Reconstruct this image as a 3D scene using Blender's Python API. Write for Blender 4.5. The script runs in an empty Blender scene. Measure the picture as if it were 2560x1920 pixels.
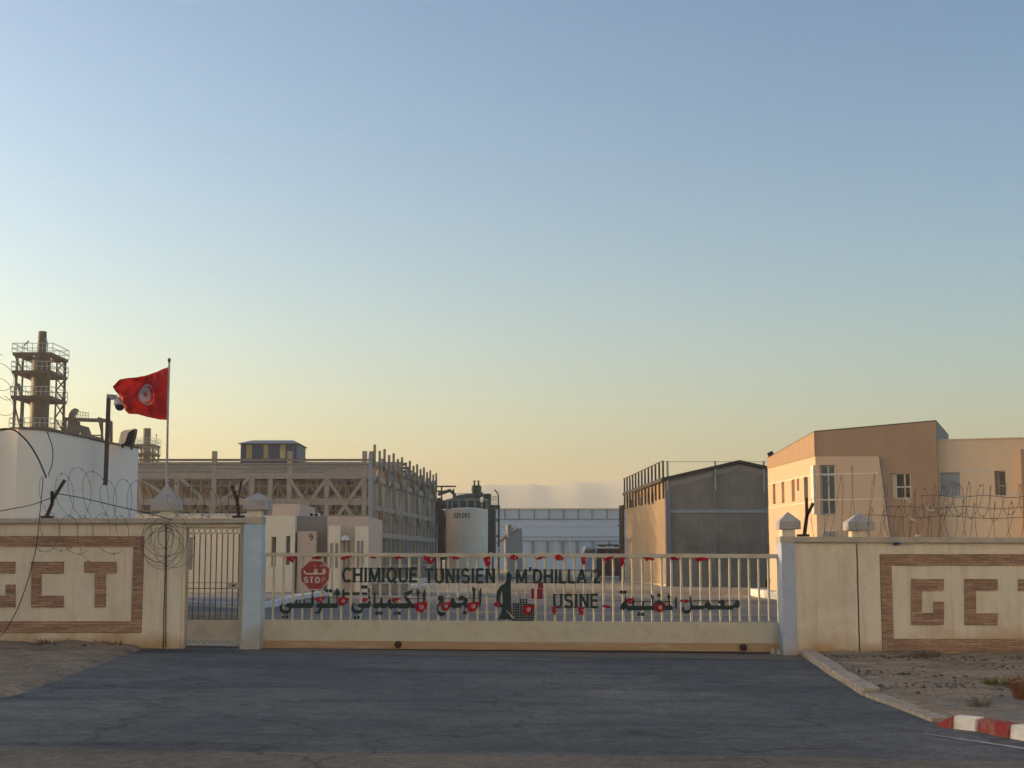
import bpy, bmesh, math, random
from mathutils import Vector, Matrix, noise as mn
R = math.radians
random.seed(7)
scene = bpy.context.scene
C = scene.collection

# ------------------------------------------------------------------ camera
F = 3700.0
PITCH = math.atan((1396 - 960) / F)
CAMZ = 1.64
cam_d = bpy.data.cameras.new('camera'); cam = bpy.data.objects.new('camera', cam_d); C.objects.link(cam)
cam.location = (0, 0, CAMZ); cam.rotation_euler = (math.pi / 2 + PITCH, 0, 0)
cam_d.sensor_width = 36; cam_d.lens = F / 2560 * 36; cam_d.clip_start = 0.1; cam_d.clip_end = 9000
scene.camera = cam

# ------------------------------------------------------------------ light
SUN_EL, SUN_AZ = R(7.0), R(16.0)          # azimuth: degrees behind the wall line, sun on the left
sv = Vector((-math.cos(SUN_AZ) * math.cos(SUN_EL), math.sin(SUN_AZ) * math.cos(SUN_EL), math.sin(SUN_EL)))
world = bpy.data.worlds.new('World'); scene.world = world; world.use_nodes = True
wn = world.node_tree; bg = wn.nodes['Background']
sky = wn.nodes.new('ShaderNodeTexSky'); sky.sky_type = 'NISHITA'; sky.sun_disc = False
sky.sun_elevation = SUN_EL; sky.sun_rotation = math.atan2(sv.x, sv.y)
sky.air_density = 1.0; sky.dust_density = 2.6; sky.ozone_density = 1.7; sky.altitude = 200
bg.inputs['Strength'].default_value = 0.15
gm = wn.nodes.new('ShaderNodeGamma'); gm.inputs[1].default_value = 1.4
wn.links.new(sky.outputs[0], gm.inputs[0]); hs = wn.nodes.new('ShaderNodeHueSaturation'); hs.inputs['Saturation'].default_value = 1.05
wn.links.new(gm.outputs[0], hs.inputs['Color']); wn.links.new(hs.outputs[0], bg.inputs['Color'])
sl = bpy.data.lights.new('sun', 'SUN'); so = bpy.data.objects.new('sun', sl); C.objects.link(so)
sl.energy = 2.7; sl.angle = R(0.6); sl.color = (1.0, 0.69, 0.43)
so.rotation_euler = sv.to_track_quat('Z', 'Y').to_euler()
scene.view_settings.view_transform = 'Standard'; scene.view_settings.look = 'None'
scene.view_settings.exposure = 0.62; scene.view_settings.gamma = 1.0
scene.cycles.max_bounces = 6; scene.cycles.volume_bounces = 0
scene.cycles.use_denoising = True

# ------------------------------------------------------------------ pixel helpers (photo pixels 2560 x 1920)
cp, sp = math.cos(PITCH), math.sin(PITCH)
def ray(px, py):
    u = (px - 1280) / F; v = (960 - py) / F
    return Vector((u, cp - v * sp, sp + v * cp))
def W(px, py, Y):
    d = ray(px, py); k = Y / d.y
    return Vector((d.x * k, Y, CAMZ + d.z * k))
SL = -0.011
def G(x, y=0): return SL * max(-14, min(14, x))
def gp(px, py):
    d = ray(px, py); k = -CAMZ / (d.z - SL * d.x)
    return Vector((d.x * k, d.y * k, 0))
class PL:
    """vertical plane from p0 towards p1; s runs along it, z up, o outward (towards the viewer when p1 is right of p0)"""
    def __init__(s, p0, p1):
        s.O = Vector((p0[0], p0[1], 0)); t = Vector((p1[0] - p0[0], p1[1] - p0[1], 0)); s.L = t.length
        s.t = t.normalized(); s.n = Vector((s.t.y, -s.t.x, 0))
    def hit(s, px, py):
        d = ray(px, py); c = Vector((0, 0, CAMZ)); k = (s.O - c).dot(s.n) / d.dot(s.n)
        p = c + d * k
        return ((p - s.O).dot(s.t), p.z)
    def P(s, a, z, o=0):
        p = s.O + s.t * a + s.n * o
        return Vector((p.x, p.y, z))

# ------------------------------------------------------------------ mesh builder
class MB:
    def __init__(s): s.v = []; s.f = []; s.mi = []; s.cur = 0
    def add(s, vs, fs):
        b = len(s.v); s.v += [Vector(p) for p in vs]; s.f += [[b + i for i in f] for f in fs]; s.mi += [s.cur] * len(fs); return s
    def hexa(s, p):      # 8 points: bottom ring 4, top ring 4
        return s.add(p, [(0, 3, 2, 1), (4, 5, 6, 7), (0, 1, 5, 4), (1, 2, 6, 5), (2, 3, 7, 6), (3, 0, 4, 7)])
    def box(s, x0, x1, y0, y1, z0, z1):
        return s.hexa([(x0, y0, z0), (x1, y0, z0), (x1, y1, z0), (x0, y1, z0), (x0, y0, z1), (x1, y0, z1), (x1, y1, z1), (x0, y1, z1)])
    def pb(s, pl, a0, a1, z0, z1, o0, o1):
        P = pl.P
        return s.hexa([P(a0, z0, o1), P(a1, z0, o1), P(a1, z0, o0), P(a0, z0, o0), P(a0, z1, o1), P(a1, z1, o1), P(a1, z1, o0), P(a0, z1, o0)])
    def px(s, pl, x0, y0, x1, y1, o0, o1):   # pixel rectangle on a plane
        ym = (y0 + y1) / 2; a0 = pl.hit(x0, ym)[0]; a1 = pl.hit(x1, ym)[0]; xm = (x0 + x1) / 2; z1 = pl.hit(xm, y0)[1]; z0 = pl.hit(xm, y1)[1]
        return s.pb(pl, a0, a1, z0, z1, o0, o1)
    def pp(s, pl, pts, o0, o1):              # polygon of (s, z) on a plane, from o0 (back) to o1 (front)
        n = len(pts); vs = [pl.P(a, z, o1) for a, z in pts] + [pl.P(a, z, o0) for a, z in pts]
        return s.add(vs, [list(range(n)), list(range(2 * n - 1, n - 1, -1))] + [(i, i + n, (i + 1) % n + n, (i + 1) % n) for i in range(n)])
    def ppx(s, pl, pts, o0, o1): return s.pp(pl, [pl.hit(*p) for p in pts], o0, o1)
    def prism(s, pts, z0, z1):
        n = len(pts); vs = [(p[0], p[1], z0) for p in pts] + [(p[0], p[1], z1) for p in pts]
        return s.add(vs, [list(range(n - 1, -1, -1)), list(range(n, 2 * n))] + [(i, (i + 1) % n, (i + 1) % n + n, i + n) for i in range(n)])
    def bar(s, a, b, w, h=None, up=(0, 0, 1)):
        h = h or w; a = Vector(a); b = Vector(b); d = (b - a).normalized(); u = Vector(up)
        if abs(d.dot(u)) > .98: u = Vector((0, 1, 0))
        r = d.cross(u).normalized(); u = r.cross(d).normalized(); r *= w / 2; u *= h / 2
        return s.hexa([a - r - u, a + r - u, b + r - u, b - r - u, a - r + u, a + r + u, b + r + u, b - r + u])
    def tube(s, pts, r, n=8, closed=False):
        pts = [Vector(p) for p in pts]; rs = r if isinstance(r, (list, tuple)) else [r] * len(pts)
        vs = []; u = None
        for i, p in enumerate(pts):
            d = (pts[min(i + 1, len(pts) - 1)] - pts[max(i - 1, 0)]).normalized()
            if u is None:
                u = Vector((0, 0, 1)) if abs(d.z) < .9 else Vector((1, 0, 0))
            u = (u - d * u.dot(d))
            u = u.normalized() if u.length > 1e-6 else d.orthogonal().normalized()
            w = d.cross(u)
            for k in range(n):
                a = 2 * math.pi * k / n; vs.append(p + (u * math.cos(a) + w * math.sin(a)) * rs[i])
        m = len(pts); fs = []
        for i in range(m - 1):
            for k in range(n):
                k2 = (k + 1) % n; fs.append((i * n + k, i * n + k2, (i + 1) * n + k2, (i + 1) * n + k))
        fs += [list(range(n - 1, -1, -1)), list(range((m - 1) * n, m * n))]
        return s.add(vs, fs)
    def lathe(s, c, prof, n=24):             # prof: (radius, z)
        vs = [(c[0] + r * math.cos(2 * math.pi * k / n), c[1] + r * math.sin(2 * math.pi * k / n), z) for r, z in prof for k in range(n)]
        fs = [(i * n + k, i * n + (k + 1) % n, (i + 1) * n + (k + 1) % n, (i + 1) * n + k) for i in range(len(prof) - 1) for k in range(n)]
        fs += [list(range(n - 1, -1, -1)), list(range((len(prof) - 1) * n, len(prof) * n))]
        return s.add(vs, fs)
    def grid(s, nx, ny, fn):
        vs = [fn(i / nx, j / ny) for j in range(ny + 1) for i in range(nx + 1)]
        fs = [(j * (nx + 1) + i, j * (nx + 1) + i + 1, (j + 1) * (nx + 1) + i + 1, (j + 1) * (nx + 1) + i) for j in range(ny) for i in range(nx)]
        return s.add(vs, fs)
    def build(s, name, mat, parent=None, smooth=False, bevel=0, fix=True):
        me = bpy.data.meshes.new(name); o = bpy.data.objects.new(name, me); C.objects.link(o)
        base = Vector((0, 0, 0))
        if parent is None and s.v:
            xs = [p.x for p in s.v]; ys = [p.y for p in s.v]; zs = [p.z for p in s.v]
            base = Vector(((min(xs) + max(xs)) / 2, (min(ys) + max(ys)) / 2, min(zs)))
            o.location = base
        elif parent is not None:
            o.parent = parent; base = wloc(parent)
        me.from_pydata([tuple(p - base) for p in s.v], [], s.f)
        for m in (mat if isinstance(mat, (list, tuple)) else [mat]): me.materials.append(m)
        for p, i in zip(me.polygons, s.mi): p.material_index = i; p.use_smooth = smooth
        if fix:
            bm = bmesh.new(); bm.from_mesh(me); bmesh.ops.recalc_face_normals(bm, faces=bm.faces)
            if bevel: bmesh.ops.bevel(bm, geom=[e for e in bm.edges if len(e.link_faces) == 2 and e.calc_face_angle(0) > .6], offset=bevel, segments=1, affect='EDGES')
            bm.to_mesh(me); bm.free()
        if smooth:
            try: me.set_sharp_from_angle(angle=R(40))
            except Exception: pass
        return o
def wloc(o):
    v = Vector((0, 0, 0))
    while o: v += o.location; o = o.parent
    return v
def tag(o, label, cat, group=None):
    o['label'] = label; o['category'] = cat
    if group: o['group'] = group
    return o
def struct(o, kind='structure'): o['kind'] = kind; return o
def thing(name, loc, label, cat, group=None):
    o = bpy.data.objects.new(name, None); o.empty_display_size = .2; C.objects.link(o); o.location = loc
    return tag(o, label, cat, group)
def cut(o, cutter):          # boolean difference; the cutter is a builder
    c = cutter.build('cutter', MAT0)
    m = o.modifiers.new('b', 'BOOLEAN'); m.operation = 'DIFFERENCE'; m.solver = 'EXACT'; m.object = c
    dg = bpy.context.evaluated_depsgraph_get(); dg.update()
    me = bpy.data.meshes.new_from_object(o.evaluated_get(dg)); o.modifiers.clear(); o.data = me
    cm = c.data; bpy.data.objects.remove(c); bpy.data.meshes.remove(cm)
    return o

# ------------------------------------------------------------------ materials
def newmat(name):
    m = bpy.data.materials.new(name); m.use_nodes = True; return m, m.node_tree, m.node_tree.nodes['Principled BSDF']
def mat(name, c, c2=None, rough=.8, scale=3.0, stretch=(1, 1, 1), bump=.1, bscale=60, metal=0, contrast=(.35, .65), c3=None, s3=.7, splash=None, spec=.3, fine=.12, streak=None, mid=0):
    m, t, b = newmat(name); N = t.nodes.new; L = t.links.new
    geo = N('ShaderNodeNewGeometry'); mp = N('ShaderNodeMapping'); mp.inputs['Scale'].default_value = stretch
    L(geo.outputs['Position'], mp.inputs['Vector'])
    c2 = c2 or tuple(x * .8 for x in c)
    n1 = N('ShaderNodeTexNoise'); n1.inputs['Scale'].default_value = scale; n1.inputs['Detail'].default_value = 6; n1.inputs['Roughness'].default_value = .6
    L(mp.outputs[0], n1.inputs['Vector'])
    r = N('ShaderNodeMapRange'); r.inputs[1].default_value = contrast[0]; r.inputs[2].default_value = contrast[1]
    L(n1.outputs['Fac'], r.inputs[0])
    mx = N('ShaderNodeMix'); mx.data_type = 'RGBA'; mx.inputs[6].default_value = (*c, 1); mx.inputs[7].default_value = (*c2, 1)
    L(r.outputs[0], mx.inputs[0]); out = mx.outputs[2]
    if c3:
        n2 = N('ShaderNodeTexNoise'); n2.inputs['Scale'].default_value = s3; n2.inputs['Detail'].default_value = 8; n2.inputs['Roughness'].default_value = .7
        L(mp.outputs[0], n2.inputs['Vector'])
        r2 = N('ShaderNodeMapRange'); r2.inputs[1].default_value = .5; r2.inputs[2].default_value = .72; L(n2.outputs['Fac'], r2.inputs[0])
        m2 = N('ShaderNodeMix'); m2.data_type = 'RGBA'; m2.inputs[7].default_value = (*c3, 1); L(out, m2.inputs[6]); L(r2.outputs[0], m2.inputs[0]); out = m2.outputs[2]
    if streak:
        ms = N('ShaderNodeMapping'); ms.inputs['Scale'].default_value = (5, 5, .35); L(geo.outputs['Position'], ms.inputs[0])
        ns = N('ShaderNodeTexNoise'); ns.inputs['Scale'].default_value = 1.4; ns.inputs['Detail'].default_value = 5; ns.inputs['Roughness'].default_value = .65; L(ms.outputs[0], ns.inputs['Vector'])
        rs = N('ShaderNodeMapRange'); rs.inputs[1].default_value = .52; rs.inputs[2].default_value = .78; rs.inputs[4].default_value = .75; L(ns.outputs['Fac'], rs.inputs[0])
        m4 = N('ShaderNodeMix'); m4.data_type = 'RGBA'; m4.inputs[7].default_value = (*streak, 1); L(out, m4.inputs[6]); L(rs.outputs[0], m4.inputs[0]); out = m4.outputs[2]
    if mid:
        nm = N('ShaderNodeTexNoise'); nm.inputs['Scale'].default_value = 7; nm.inputs['Detail'].default_value = 6; nm.inputs['Roughness'].default_value = .75; L(mp.outputs[0], nm.inputs['Vector'])
        rm = N('ShaderNodeMapRange'); rm.inputs[1].default_value = .3; rm.inputs[2].default_value = .7; rm.inputs[3].default_value = 1 - mid; rm.inputs[4].default_value = 1 + mid; L(nm.outputs['Fac'], rm.inputs[0])
        mv = N('ShaderNodeVectorMath'); mv.operation = 'SCALE'; L(out, mv.inputs[0]); L(rm.outputs[0], mv.inputs['Scale']); out = mv.outputs[0]
    if splash:
        sx = N('ShaderNodeSeparateXYZ'); L(geo.outputs['Position'], sx.inputs[0])
        n3 = N('ShaderNodeTexNoise'); n3.inputs['Scale'].default_value = 1.6; n3.inputs['Detail'].default_value = 7; L(geo.outputs['Position'], n3.inputs['Vector'])
        ma = N('ShaderNodeMath'); ma.operation = 'MULTIPLY_ADD'; ma.inputs[1].default_value = -1.1; L(n3.outputs['Fac'], ma.inputs[0]); L(sx.outputs['Z'], ma.inputs[2])
        r3 = N('ShaderNodeMapRange'); r3.inputs[1].default_value = -.12; r3.inputs[2].default_value = -.55; L(ma.outputs[0], r3.inputs[0])
        m3 = N('ShaderNodeMix'); m3.data_type = 'RGBA'; m3.inputs[7].default_value = (*splash, 1); L(out, m3.inputs[6]); L(r3.outputs[0], m3.inputs[0]); out = m3.outputs[2]
    nf = N('ShaderNodeTexNoise'); nf.inputs['Scale'].default_value = bscale; nf.inputs['Detail'].default_value = 3; L(geo.outputs['Position'], nf.inputs['Vector'])
    if fine:
        mr = N('ShaderNodeMapRange'); mr.inputs[1].default_value = .3; mr.inputs[2].default_value = .7; mr.inputs[3].default_value = 1 - fine; mr.inputs[4].default_value = 1 + fine; L(nf.outputs['Fac'], mr.inputs[0])
        mm = N('ShaderNodeVectorMath'); mm.operation = 'SCALE'; L(out, mm.inputs[0]); L(mr.outputs[0], mm.inputs['Scale']); out = mm.outputs[0]
    L(out, b.inputs['Base Color'])
    b.inputs['Roughness'].default_value = rough; b.inputs['Metallic'].default_value = metal; b.inputs['Specular IOR Level'].default_value = spec
    if bump:
        bp = N('ShaderNodeBump'); bp.inputs['Strength'].default_value = bump; bp.inputs['Distance'].default_value = .02
        L(nf.outputs['Fac'], bp.inputs['Height']); L(bp.outputs[0], b.inputs['Normal'])
    return m
def brickmat(name, c1, c2, mortar, bw=.22, bh=.035):
    m, t, b = newmat(name); N = t.nodes.new; L = t.links.new
    geo = N('ShaderNodeNewGeometry'); sx = N('ShaderNodeSeparateXYZ'); cx = N('ShaderNodeCombineXYZ')
    L(geo.outputs['Position'], sx.inputs[0]); L(sx.outputs[0], cx.inputs[0]); L(sx.outputs[2], cx.inputs[1])
    nz = N('ShaderNodeTexNoise'); nz.inputs['Scale'].default_value = 9; nz.inputs['Detail'].default_value = 4; L(geo.outputs['Position'], nz.inputs['Vector'])
    mxv = N('ShaderNodeVectorMath'); mxv.operation = 'MULTIPLY_ADD'; mxv.inputs[1].default_value = (.05, .025, 0); L(nz.outputs['Color'], mxv.inputs[0]); L(cx.outputs[0], mxv.inputs[2])
    br = N('ShaderNodeTexBrick'); br.inputs['Scale'].default_value = 1; br.inputs['Brick Width'].default_value = bw; br.inputs['Row Height'].default_value = bh
    br.inputs['Mortar Size'].default_value = .003; br.inputs['Mortar Smooth'].default_value = .4; br.inputs['Color1'].default_value = (*c1, 1); br.inputs['Color2'].default_value = (*c2, 1); br.inputs['Mortar'].default_value = (*mortar, 1)
    L(mxv.outputs[0], br.inputs['Vector'])
    n2 = N('ShaderNodeTexNoise'); n2.inputs['Scale'].default_value = 5; n2.inputs['Detail'].default_value = 8; n2.inputs['Roughness'].default_value = .7
    mp = N('ShaderNodeMapping'); mp.inputs['Scale'].default_value = (1, 1, 6); L(geo.outputs['Position'], mp.inputs[0]); L(mp.outputs[0], n2.inputs['Vector'])
    mr = N('ShaderNodeMapRange'); mr.inputs[1].default_value = .3; mr.inputs[2].default_value = .7; mr.inputs[3].default_value = .65; mr.inputs[4].default_value = 1.3; L(n2.outputs['Fac'], mr.inputs[0])
    mm = N('ShaderNodeVectorMath'); mm.operation = 'SCALE'; L(br.outputs['Color'], mm.inputs[0]); L(mr.outputs[0], mm.inputs['Scale'])
    L(mm.outputs[0], b.inputs['Base Color']); b.inputs['Roughness'].default_value = .85
    bp = N('ShaderNodeBump'); bp.inputs['Strength'].default_value = .6; bp.inputs['Distance'].default_value = .01; bp.invert = True
    L(br.outputs['Fac'], bp.inputs['Height']); L(bp.outputs[0], b.inputs['Normal'])
    return m
def clothmat(name, c, tr=.5):
    m, t, b = newmat(name); N = t.nodes.new; L = t.links.new
    b.inputs['Base Color'].default_value = (*c, 1); b.inputs['Roughness'].default_value = .8
    tl = N('ShaderNodeBsdfTranslucent'); tl.inputs['Color'].default_value = (*[min(1, x * 1.3) for x in c], 1); mx = N('ShaderNodeMixShader'); mx.inputs[0].default_value = tr
    o = t.nodes['Material Output']; L(b.outputs[0], mx.inputs[1]); L(tl.outputs[0], mx.inputs[2]); L(mx.outputs[0], o.inputs['Surface'])
    return m
MAT0 = mat('plain', (.5, .5, .5))
m_wall = mat('cream_render', (.70, .65, .54), (.65, .60, .49), scale=1.2, c3=(.55, .49, .38), s3=1.6, splash=(.42, .29, .15), bump=.25, bscale=45, fine=.05, stretch=(1, 1, .6), streak=(.47, .41, .31), mid=.05)
m_cope = mat('coping_concrete', (.46, .42, .34), (.36, .33, .28), scale=4, bump=.3, fine=.1)
m_brick = brickmat('stone_cladding', (.42, .275, .185), (.27, .165, .11), (.09, .06, .045), .26, .045)
m_blue = mat('pale_blue_paint', (.44, .57, .68), (.39, .51, .61), scale=5, splash=(.36, .33, .28), bump=.2, fine=.06)
m_bluer = mat('pale_grey_paint', (.42, .48, .60), (.37, .43, .54), scale=5, splash=(.36, .33, .28), bump=.2, fine=.06)
m_cap = mat('cap_concrete', (.42, .41, .40), (.34, .33, .32), scale=6, bump=.3)
m_gate = mat('gate_cream_paint', (.51, .50, .40), (.47, .45, .36), scale=2.5, rough=.45, bump=.03, c3=(.40, .33, .22), s3=2.2, fine=.03, spec=.5)
m_gaterust = mat('gate_rusty_beam', (.45, .34, .22), (.30, .18, .10), scale=3, stretch=(.6, 1, 6), rough=.7, c3=(.55, .38, .18), s3=3)
m_pgate = mat('pedestrian_gate_paint', (.46, .43, .36), (.38, .34, .27), scale=4, rough=.5, bump=.03)
m_pgbar = mat('pedestrian_gate_bar_paint', (.12, .10, .075), (.09, .075, .06), scale=8, rough=.5)
m_letter = mat('dark_green_paint', (.002, .020, .022), (.004, .026, .028), scale=9, rough=.5, bump=.02, spec=.4)
m_iron = mat('rusty_dark_iron', (.045, .03, .026), (.09, .045, .03), scale=12, rough=.8)
m_wire = mat('galvanised_wire', (.15, .125, .10), (.07, .055, .045), scale=15, rough=.6, metal=.3)
m_cable = mat('black_cable', (.02, .02, .022), rough=.5)
m_asph = mat('asphalt', (.094, .105, .116), (.070, .080, .090), scale=.9, stretch=(.7, 1.4, 1), rough=.85, bump=.5, bscale=90, c3=(.125, .13, .135), s3=.45, fine=.28)
def asphalt(name, base, pale, dark, sand):
    m, t, b = newmat(name); N = t.nodes.new; L = t.links.new
    geo = N('ShaderNodeNewGeometry')
    def nz(scale, st, det, ro, lo, hi, a, c):
        mp = N('ShaderNodeMapping'); mp.inputs['Scale'].default_value = st; L(geo.outputs['Position'], mp.inputs[0])
        n = N('ShaderNodeTexNoise'); n.inputs['Scale'].default_value = scale; n.inputs['Detail'].default_value = det; n.inputs['Roughness'].default_value = ro; L(mp.outputs[0], n.inputs['Vector'])
        r = N('ShaderNodeMapRange'); r.inputs[1].default_value = lo; r.inputs[2].default_value = hi; r.inputs[3].default_value = a; r.inputs[4].default_value = c; L(n.outputs['Fac'], r.inputs[0]); return r.outputs[0]
    def mix(a, col, f):
        x = N('ShaderNodeMix'); x.data_type = 'RGBA'; L(a, x.inputs[6]); x.inputs[7].default_value = (*col, 1); L(f, x.inputs[0]); return x.outputs[2]
    rgb = N('ShaderNodeRGB'); rgb.outputs[0].default_value = (*base, 1); c = rgb.outputs[0]
    c = mix(c, pale, nz(.22, (1, .7, 1), 5, .6, .44, .62, 0, .9))
    c = mix(c, dark, nz(.55, (.35, 1.3, 1), 6, .65, .50, .68, 0, .85))
    c = mix(c, dark, nz(.8, (.5, 1.2, 1), 3, .5, .60, .70, 0, .5))
    c = mix(c, sand, nz(1.7, (.6, 1, 1), 7, .75, .56, .74, 0, .55))
    w = N('ShaderNodeTexVoronoi'); w.feature = 'DISTANCE_TO_EDGE'; w.inputs['Scale'].default_value = .33
    dn = N('ShaderNodeTexNoise'); dn.inputs['Scale'].default_value = 1.6; dn.inputs['Detail'].default_value = 6; L(geo.outputs['Position'], dn.inputs['Vector'])
    vm = N('ShaderNodeVectorMath'); vm.operation = 'MULTIPLY_ADD'; vm.inputs[1].default_value = (1.3, 1.3, 0); L(dn.outputs['Color'], vm.inputs[0]); L(geo.outputs['Position'], vm.inputs[2]); L(vm.outputs[0], w.inputs['Vector'])
    cr_ = N('ShaderNodeMapRange'); cr_.inputs[1].default_value = .004; cr_.inputs[2].default_value = .012; cr_.inputs[3].default_value = .5; cr_.inputs[4].default_value = 0; L(w.outputs['Distance'], cr_.inputs[0])
    c = mix(c, (.03, .03, .03), cr_.outputs[0])
    for sc_, am in ((3.0, .16), (11, .22), (38, .30), (120, .30)):
        f = nz(sc_, (1, 1, 1), 2, .6, .3, .7, 1 - am, 1 + am); v = N('ShaderNodeVectorMath'); v.operation = 'SCALE'; L(c, v.inputs[0]); L(f, v.inputs['Scale']); c = v.outputs[0]
    L(c, b.inputs['Base Color']); b.inputs['Roughness'].default_value = .88; b.inputs['Specular IOR Level'].default_value = .3
    n = N('ShaderNodeTexNoise'); n.inputs['Scale'].default_value = 70; n.inputs['Detail'].default_value = 3; L(geo.outputs['Position'], n.inputs['Vector'])
    bp = N('ShaderNodeBump'); bp.inputs['Strength'].default_value = .7; bp.inputs['Distance'].default_value = .012; L(n.outputs['Fac'], bp.inputs['Height']); L(bp.outputs[0], b.inputs['Normal'])
    return m
m_asph = asphalt('asphalt', (.084, .093, .098), (.155, .157, .150), (.046, .054, .062), (.19, .16, .12))
m_asph2 = asphalt('worn_asphalt', (.145, .122, .094), (.18, .155, .12), (.075, .07, .062), (.22, .175, .125))
m_old2 = mat('worn_asphalt', (.145, .125, .10), (.105, .095, .083), scale=1.4, stretch=(.5, 1.6, 1), rough=.9, bump=.5, bscale=80, c3=(.085, .085, .085), s3=1.1, fine=.3)
m_dirt = mat('dry_dirt', (.33, .26, .18), (.20, .155, .11), scale=1.3, stretch=(.6, 1.3, 1), rough=.95, bump=.8, bscale=30, c3=(.12, .095, .07), s3=1.1, fine=.3, mid=.3)
m_sand = mat('sand_ground', (.42, .34, .24), (.33, .27, .19), scale=.25, rough=.95, bump=.4, bscale=12, c3=(.16, .14, .12), s3=.12, fine=.1)
m_yard = mat('yard_asphalt', (.20, .175, .15), (.15, .14, .13), scale=.6, stretch=(.25, 1.5, 1), rough=.9, bump=.3, bscale=60, c3=(.34, .27, .18), s3=.35, mid=.12)
m_kerb = mat('weathered_kerb', (.40, .36, .30), (.26, .22, .17), scale=6, bump=.5)
m_white = mat('white_kerb_paint', (.78, .76, .72), (.66, .63, .58), scale=7, bump=.3, c3=(.36, .31, .26), s3=4, mid=.12)
m_red = mat('red_kerb_paint', (.30, .03, .028), (.22, .03, .025), scale=7, bump=.3, c3=(.27, .19, .15), s3=4, mid=.2)
m_wwall = mat('white_painted_wall', (.84, .79, .69), (.80, .76, .66), scale=.8, bump=.1, fine=.02, streak=(.78, .71, .60))
m_steel = mat('beige_steel', (.44, .36, .27), (.36, .29, .22), scale=3, rough=.6)
m_steeld = mat('brown_steel', (.10, .068, .056), (.07, .05, .04), scale=2, rough=.7)
m_steel2 = mat('dusty_steel', (.30, .235, .18), (.22, .17, .13), scale=2, rough=.7)
m_clad = mat('brown_slatted_cladding', (.46, .36, .26), (.28, .215, .155), scale=2, stretch=(.15, 1, 6), rough=.8, contrast=(.4, .6))
m_vess = mat('insulated_vessel', (.095, .092, .075), (.075, .073, .06), scale=2, stretch=(1, 1, .4), rough=.6)
m_rail = mat('pale_railing', (.5, .5, .42), rough=.6)
m_tank = mat('pale_tank_paint', (.88, .72, .54), (.83, .68, .51), scale=1, rough=.5, fine=.02, bump=.03, streak=(.58, .47, .36))
m_shed = mat('blue_grey_sheet', (.20, .22, .26), (.16, .18, .22), scale=1, stretch=(8, 8, .1), rough=.5)
m_shedb = mat('blue_sheet', (.055, .085, .15), rough=.5, scale=1)
m_yel = mat('yellow_translucent_sheet', (.50, .36, .14), (.42, .30, .12), rough=.5, scale=1)
m_far = mat('white_blue_panel', (.62, .66, .70), (.58, .62, .66), scale=.3, rough=.6, fine=.02)
m_fard = mat('grey_joint', (.33, .31, .31), rough=.7)
m_block = mat('grey_blockwork', (.27, .235, .19), (.22, .19, .155), scale=.8, bump=.3, bscale=12, c3=(.13, .115, .095), s3=.5, fine=.08, streak=(.12, .10, .085), mid=.1)
m_ocre = mat('ochre_sheet', (.58, .46, .31), (.48, .38, .26), scale=3, stretch=(3, 3, .08), rough=.7)
m_lgrey = mat('light_grey_paint', (.38, .39, .39), (.30, .30, .30), scale=3)
m_black = mat('dark_opening', (.012, .012, .014), rough=.4)
m_roof = mat('dark_roof_sheet', (.03, .028, .026), rough=.6)
m_tan = mat('tan_render', (.34, .235, .155), (.30, .21, .14), scale=1.2, stretch=(1, 1, .25), bump=.15, bscale=25, fine=.04)
m_cream = mat('pale_cream_render', (.54, .41, .29), (.50, .38, .27), scale=1.2, stretch=(1, 1, .3), bump=.15, bscale=25, fine=.04)
m_beige = mat('beige_render', (.76, .57, .37), (.71, .52, .34), scale=1.2, stretch=(1, 1, .3), bump=.15, bscale=25, fine=.04)
m_wframe = mat('cream_window_frame', (.72, .68, .58), rough=.5)
m_glass = mat('window_glass', (.10, .13, .14), rough=.08, spec=.6, bump=0, fine=0)
m_glassd = mat('dark_window_glass', (.02, .015, .013), rough=.1, spec=.5, bump=0, fine=0)
m_guard = mat('guardhouse_cream', (.92, .78, .56), (.88, .74, .53), scale=1, fine=.03)
m_guardp = mat('guardhouse_pink', (.66, .50, .38), (.61, .46, .35), scale=1, fine=.03)
m_guardg = mat('guardhouse_grey', (.32, .28, .24), (.29, .255, .22), scale=1, fine=.03)
m_flag = clothmat('red_flag_cloth', (.36, .012, .012), .2)
m_flagw = clothmat('white_flag_cloth', (.28, .26, .30), .2)
m_pred = clothmat('red_pennant_plastic', (.40, .01, .018), .25)
m_pwht = mat('white_print', (.50, .48, .48), rough=.5, bump=0)
m_stop = mat('stop_red', (.26, .006, .016), (.21, .012, .02), scale=9, rough=.35, bump=0, spec=.5)
m_stopw = mat('stop_white', (.60, .55, .52), (.48, .42, .40), scale=12, rough=.4, bump=0)
m_stopf = mat('stop_faded_white', (.42, .20, .21), rough=.4, bump=0)
m_plast = mat('white_plastic', (.75, .75, .78), rough=.4)
m_bluep = mat('blue_plastic', (.01, .06, .2), rough=.4)
m_green = mat('green_leaf', (.10, .13, .03), (.16, .17, .05), scale=20, rough=.7, bump=0)
m_dry = mat('dry_russet_twig', (.24, .10, .05), (.20, .10, .06), scale=20, rough=.8, bump=0)
m_greyw = mat('grey_weed', (.20, .17, .11), (.14, .12, .08), scale=20, rough=.8, bump=0)
m_stone = mat('small_stones', (.32, .28, .22), (.18, .15, .12), scale=8, bump=.4)
m_rock = mat('mountain_rock', (.60, .62, .48), (.56, .58, .45), scale=.01, bump=0, fine=0)
m_maroon = mat('maroon_paint', (.15, .05, .045), (.11, .04, .035), scale=2, rough=.5)
m_redbox = mat('crimson_paint', (.30, .01, .035), rough=.4)
m_dgreen = mat('dark_green_machine', (.05, .07, .045), rough=.6)
m_van = mat('blue_grey_van_paint', (.35, .40, .50), rough=.3, spec=.5)
m_tyre = mat('tyre_rubber', (.02, .02, .02), rough=.9)

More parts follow.
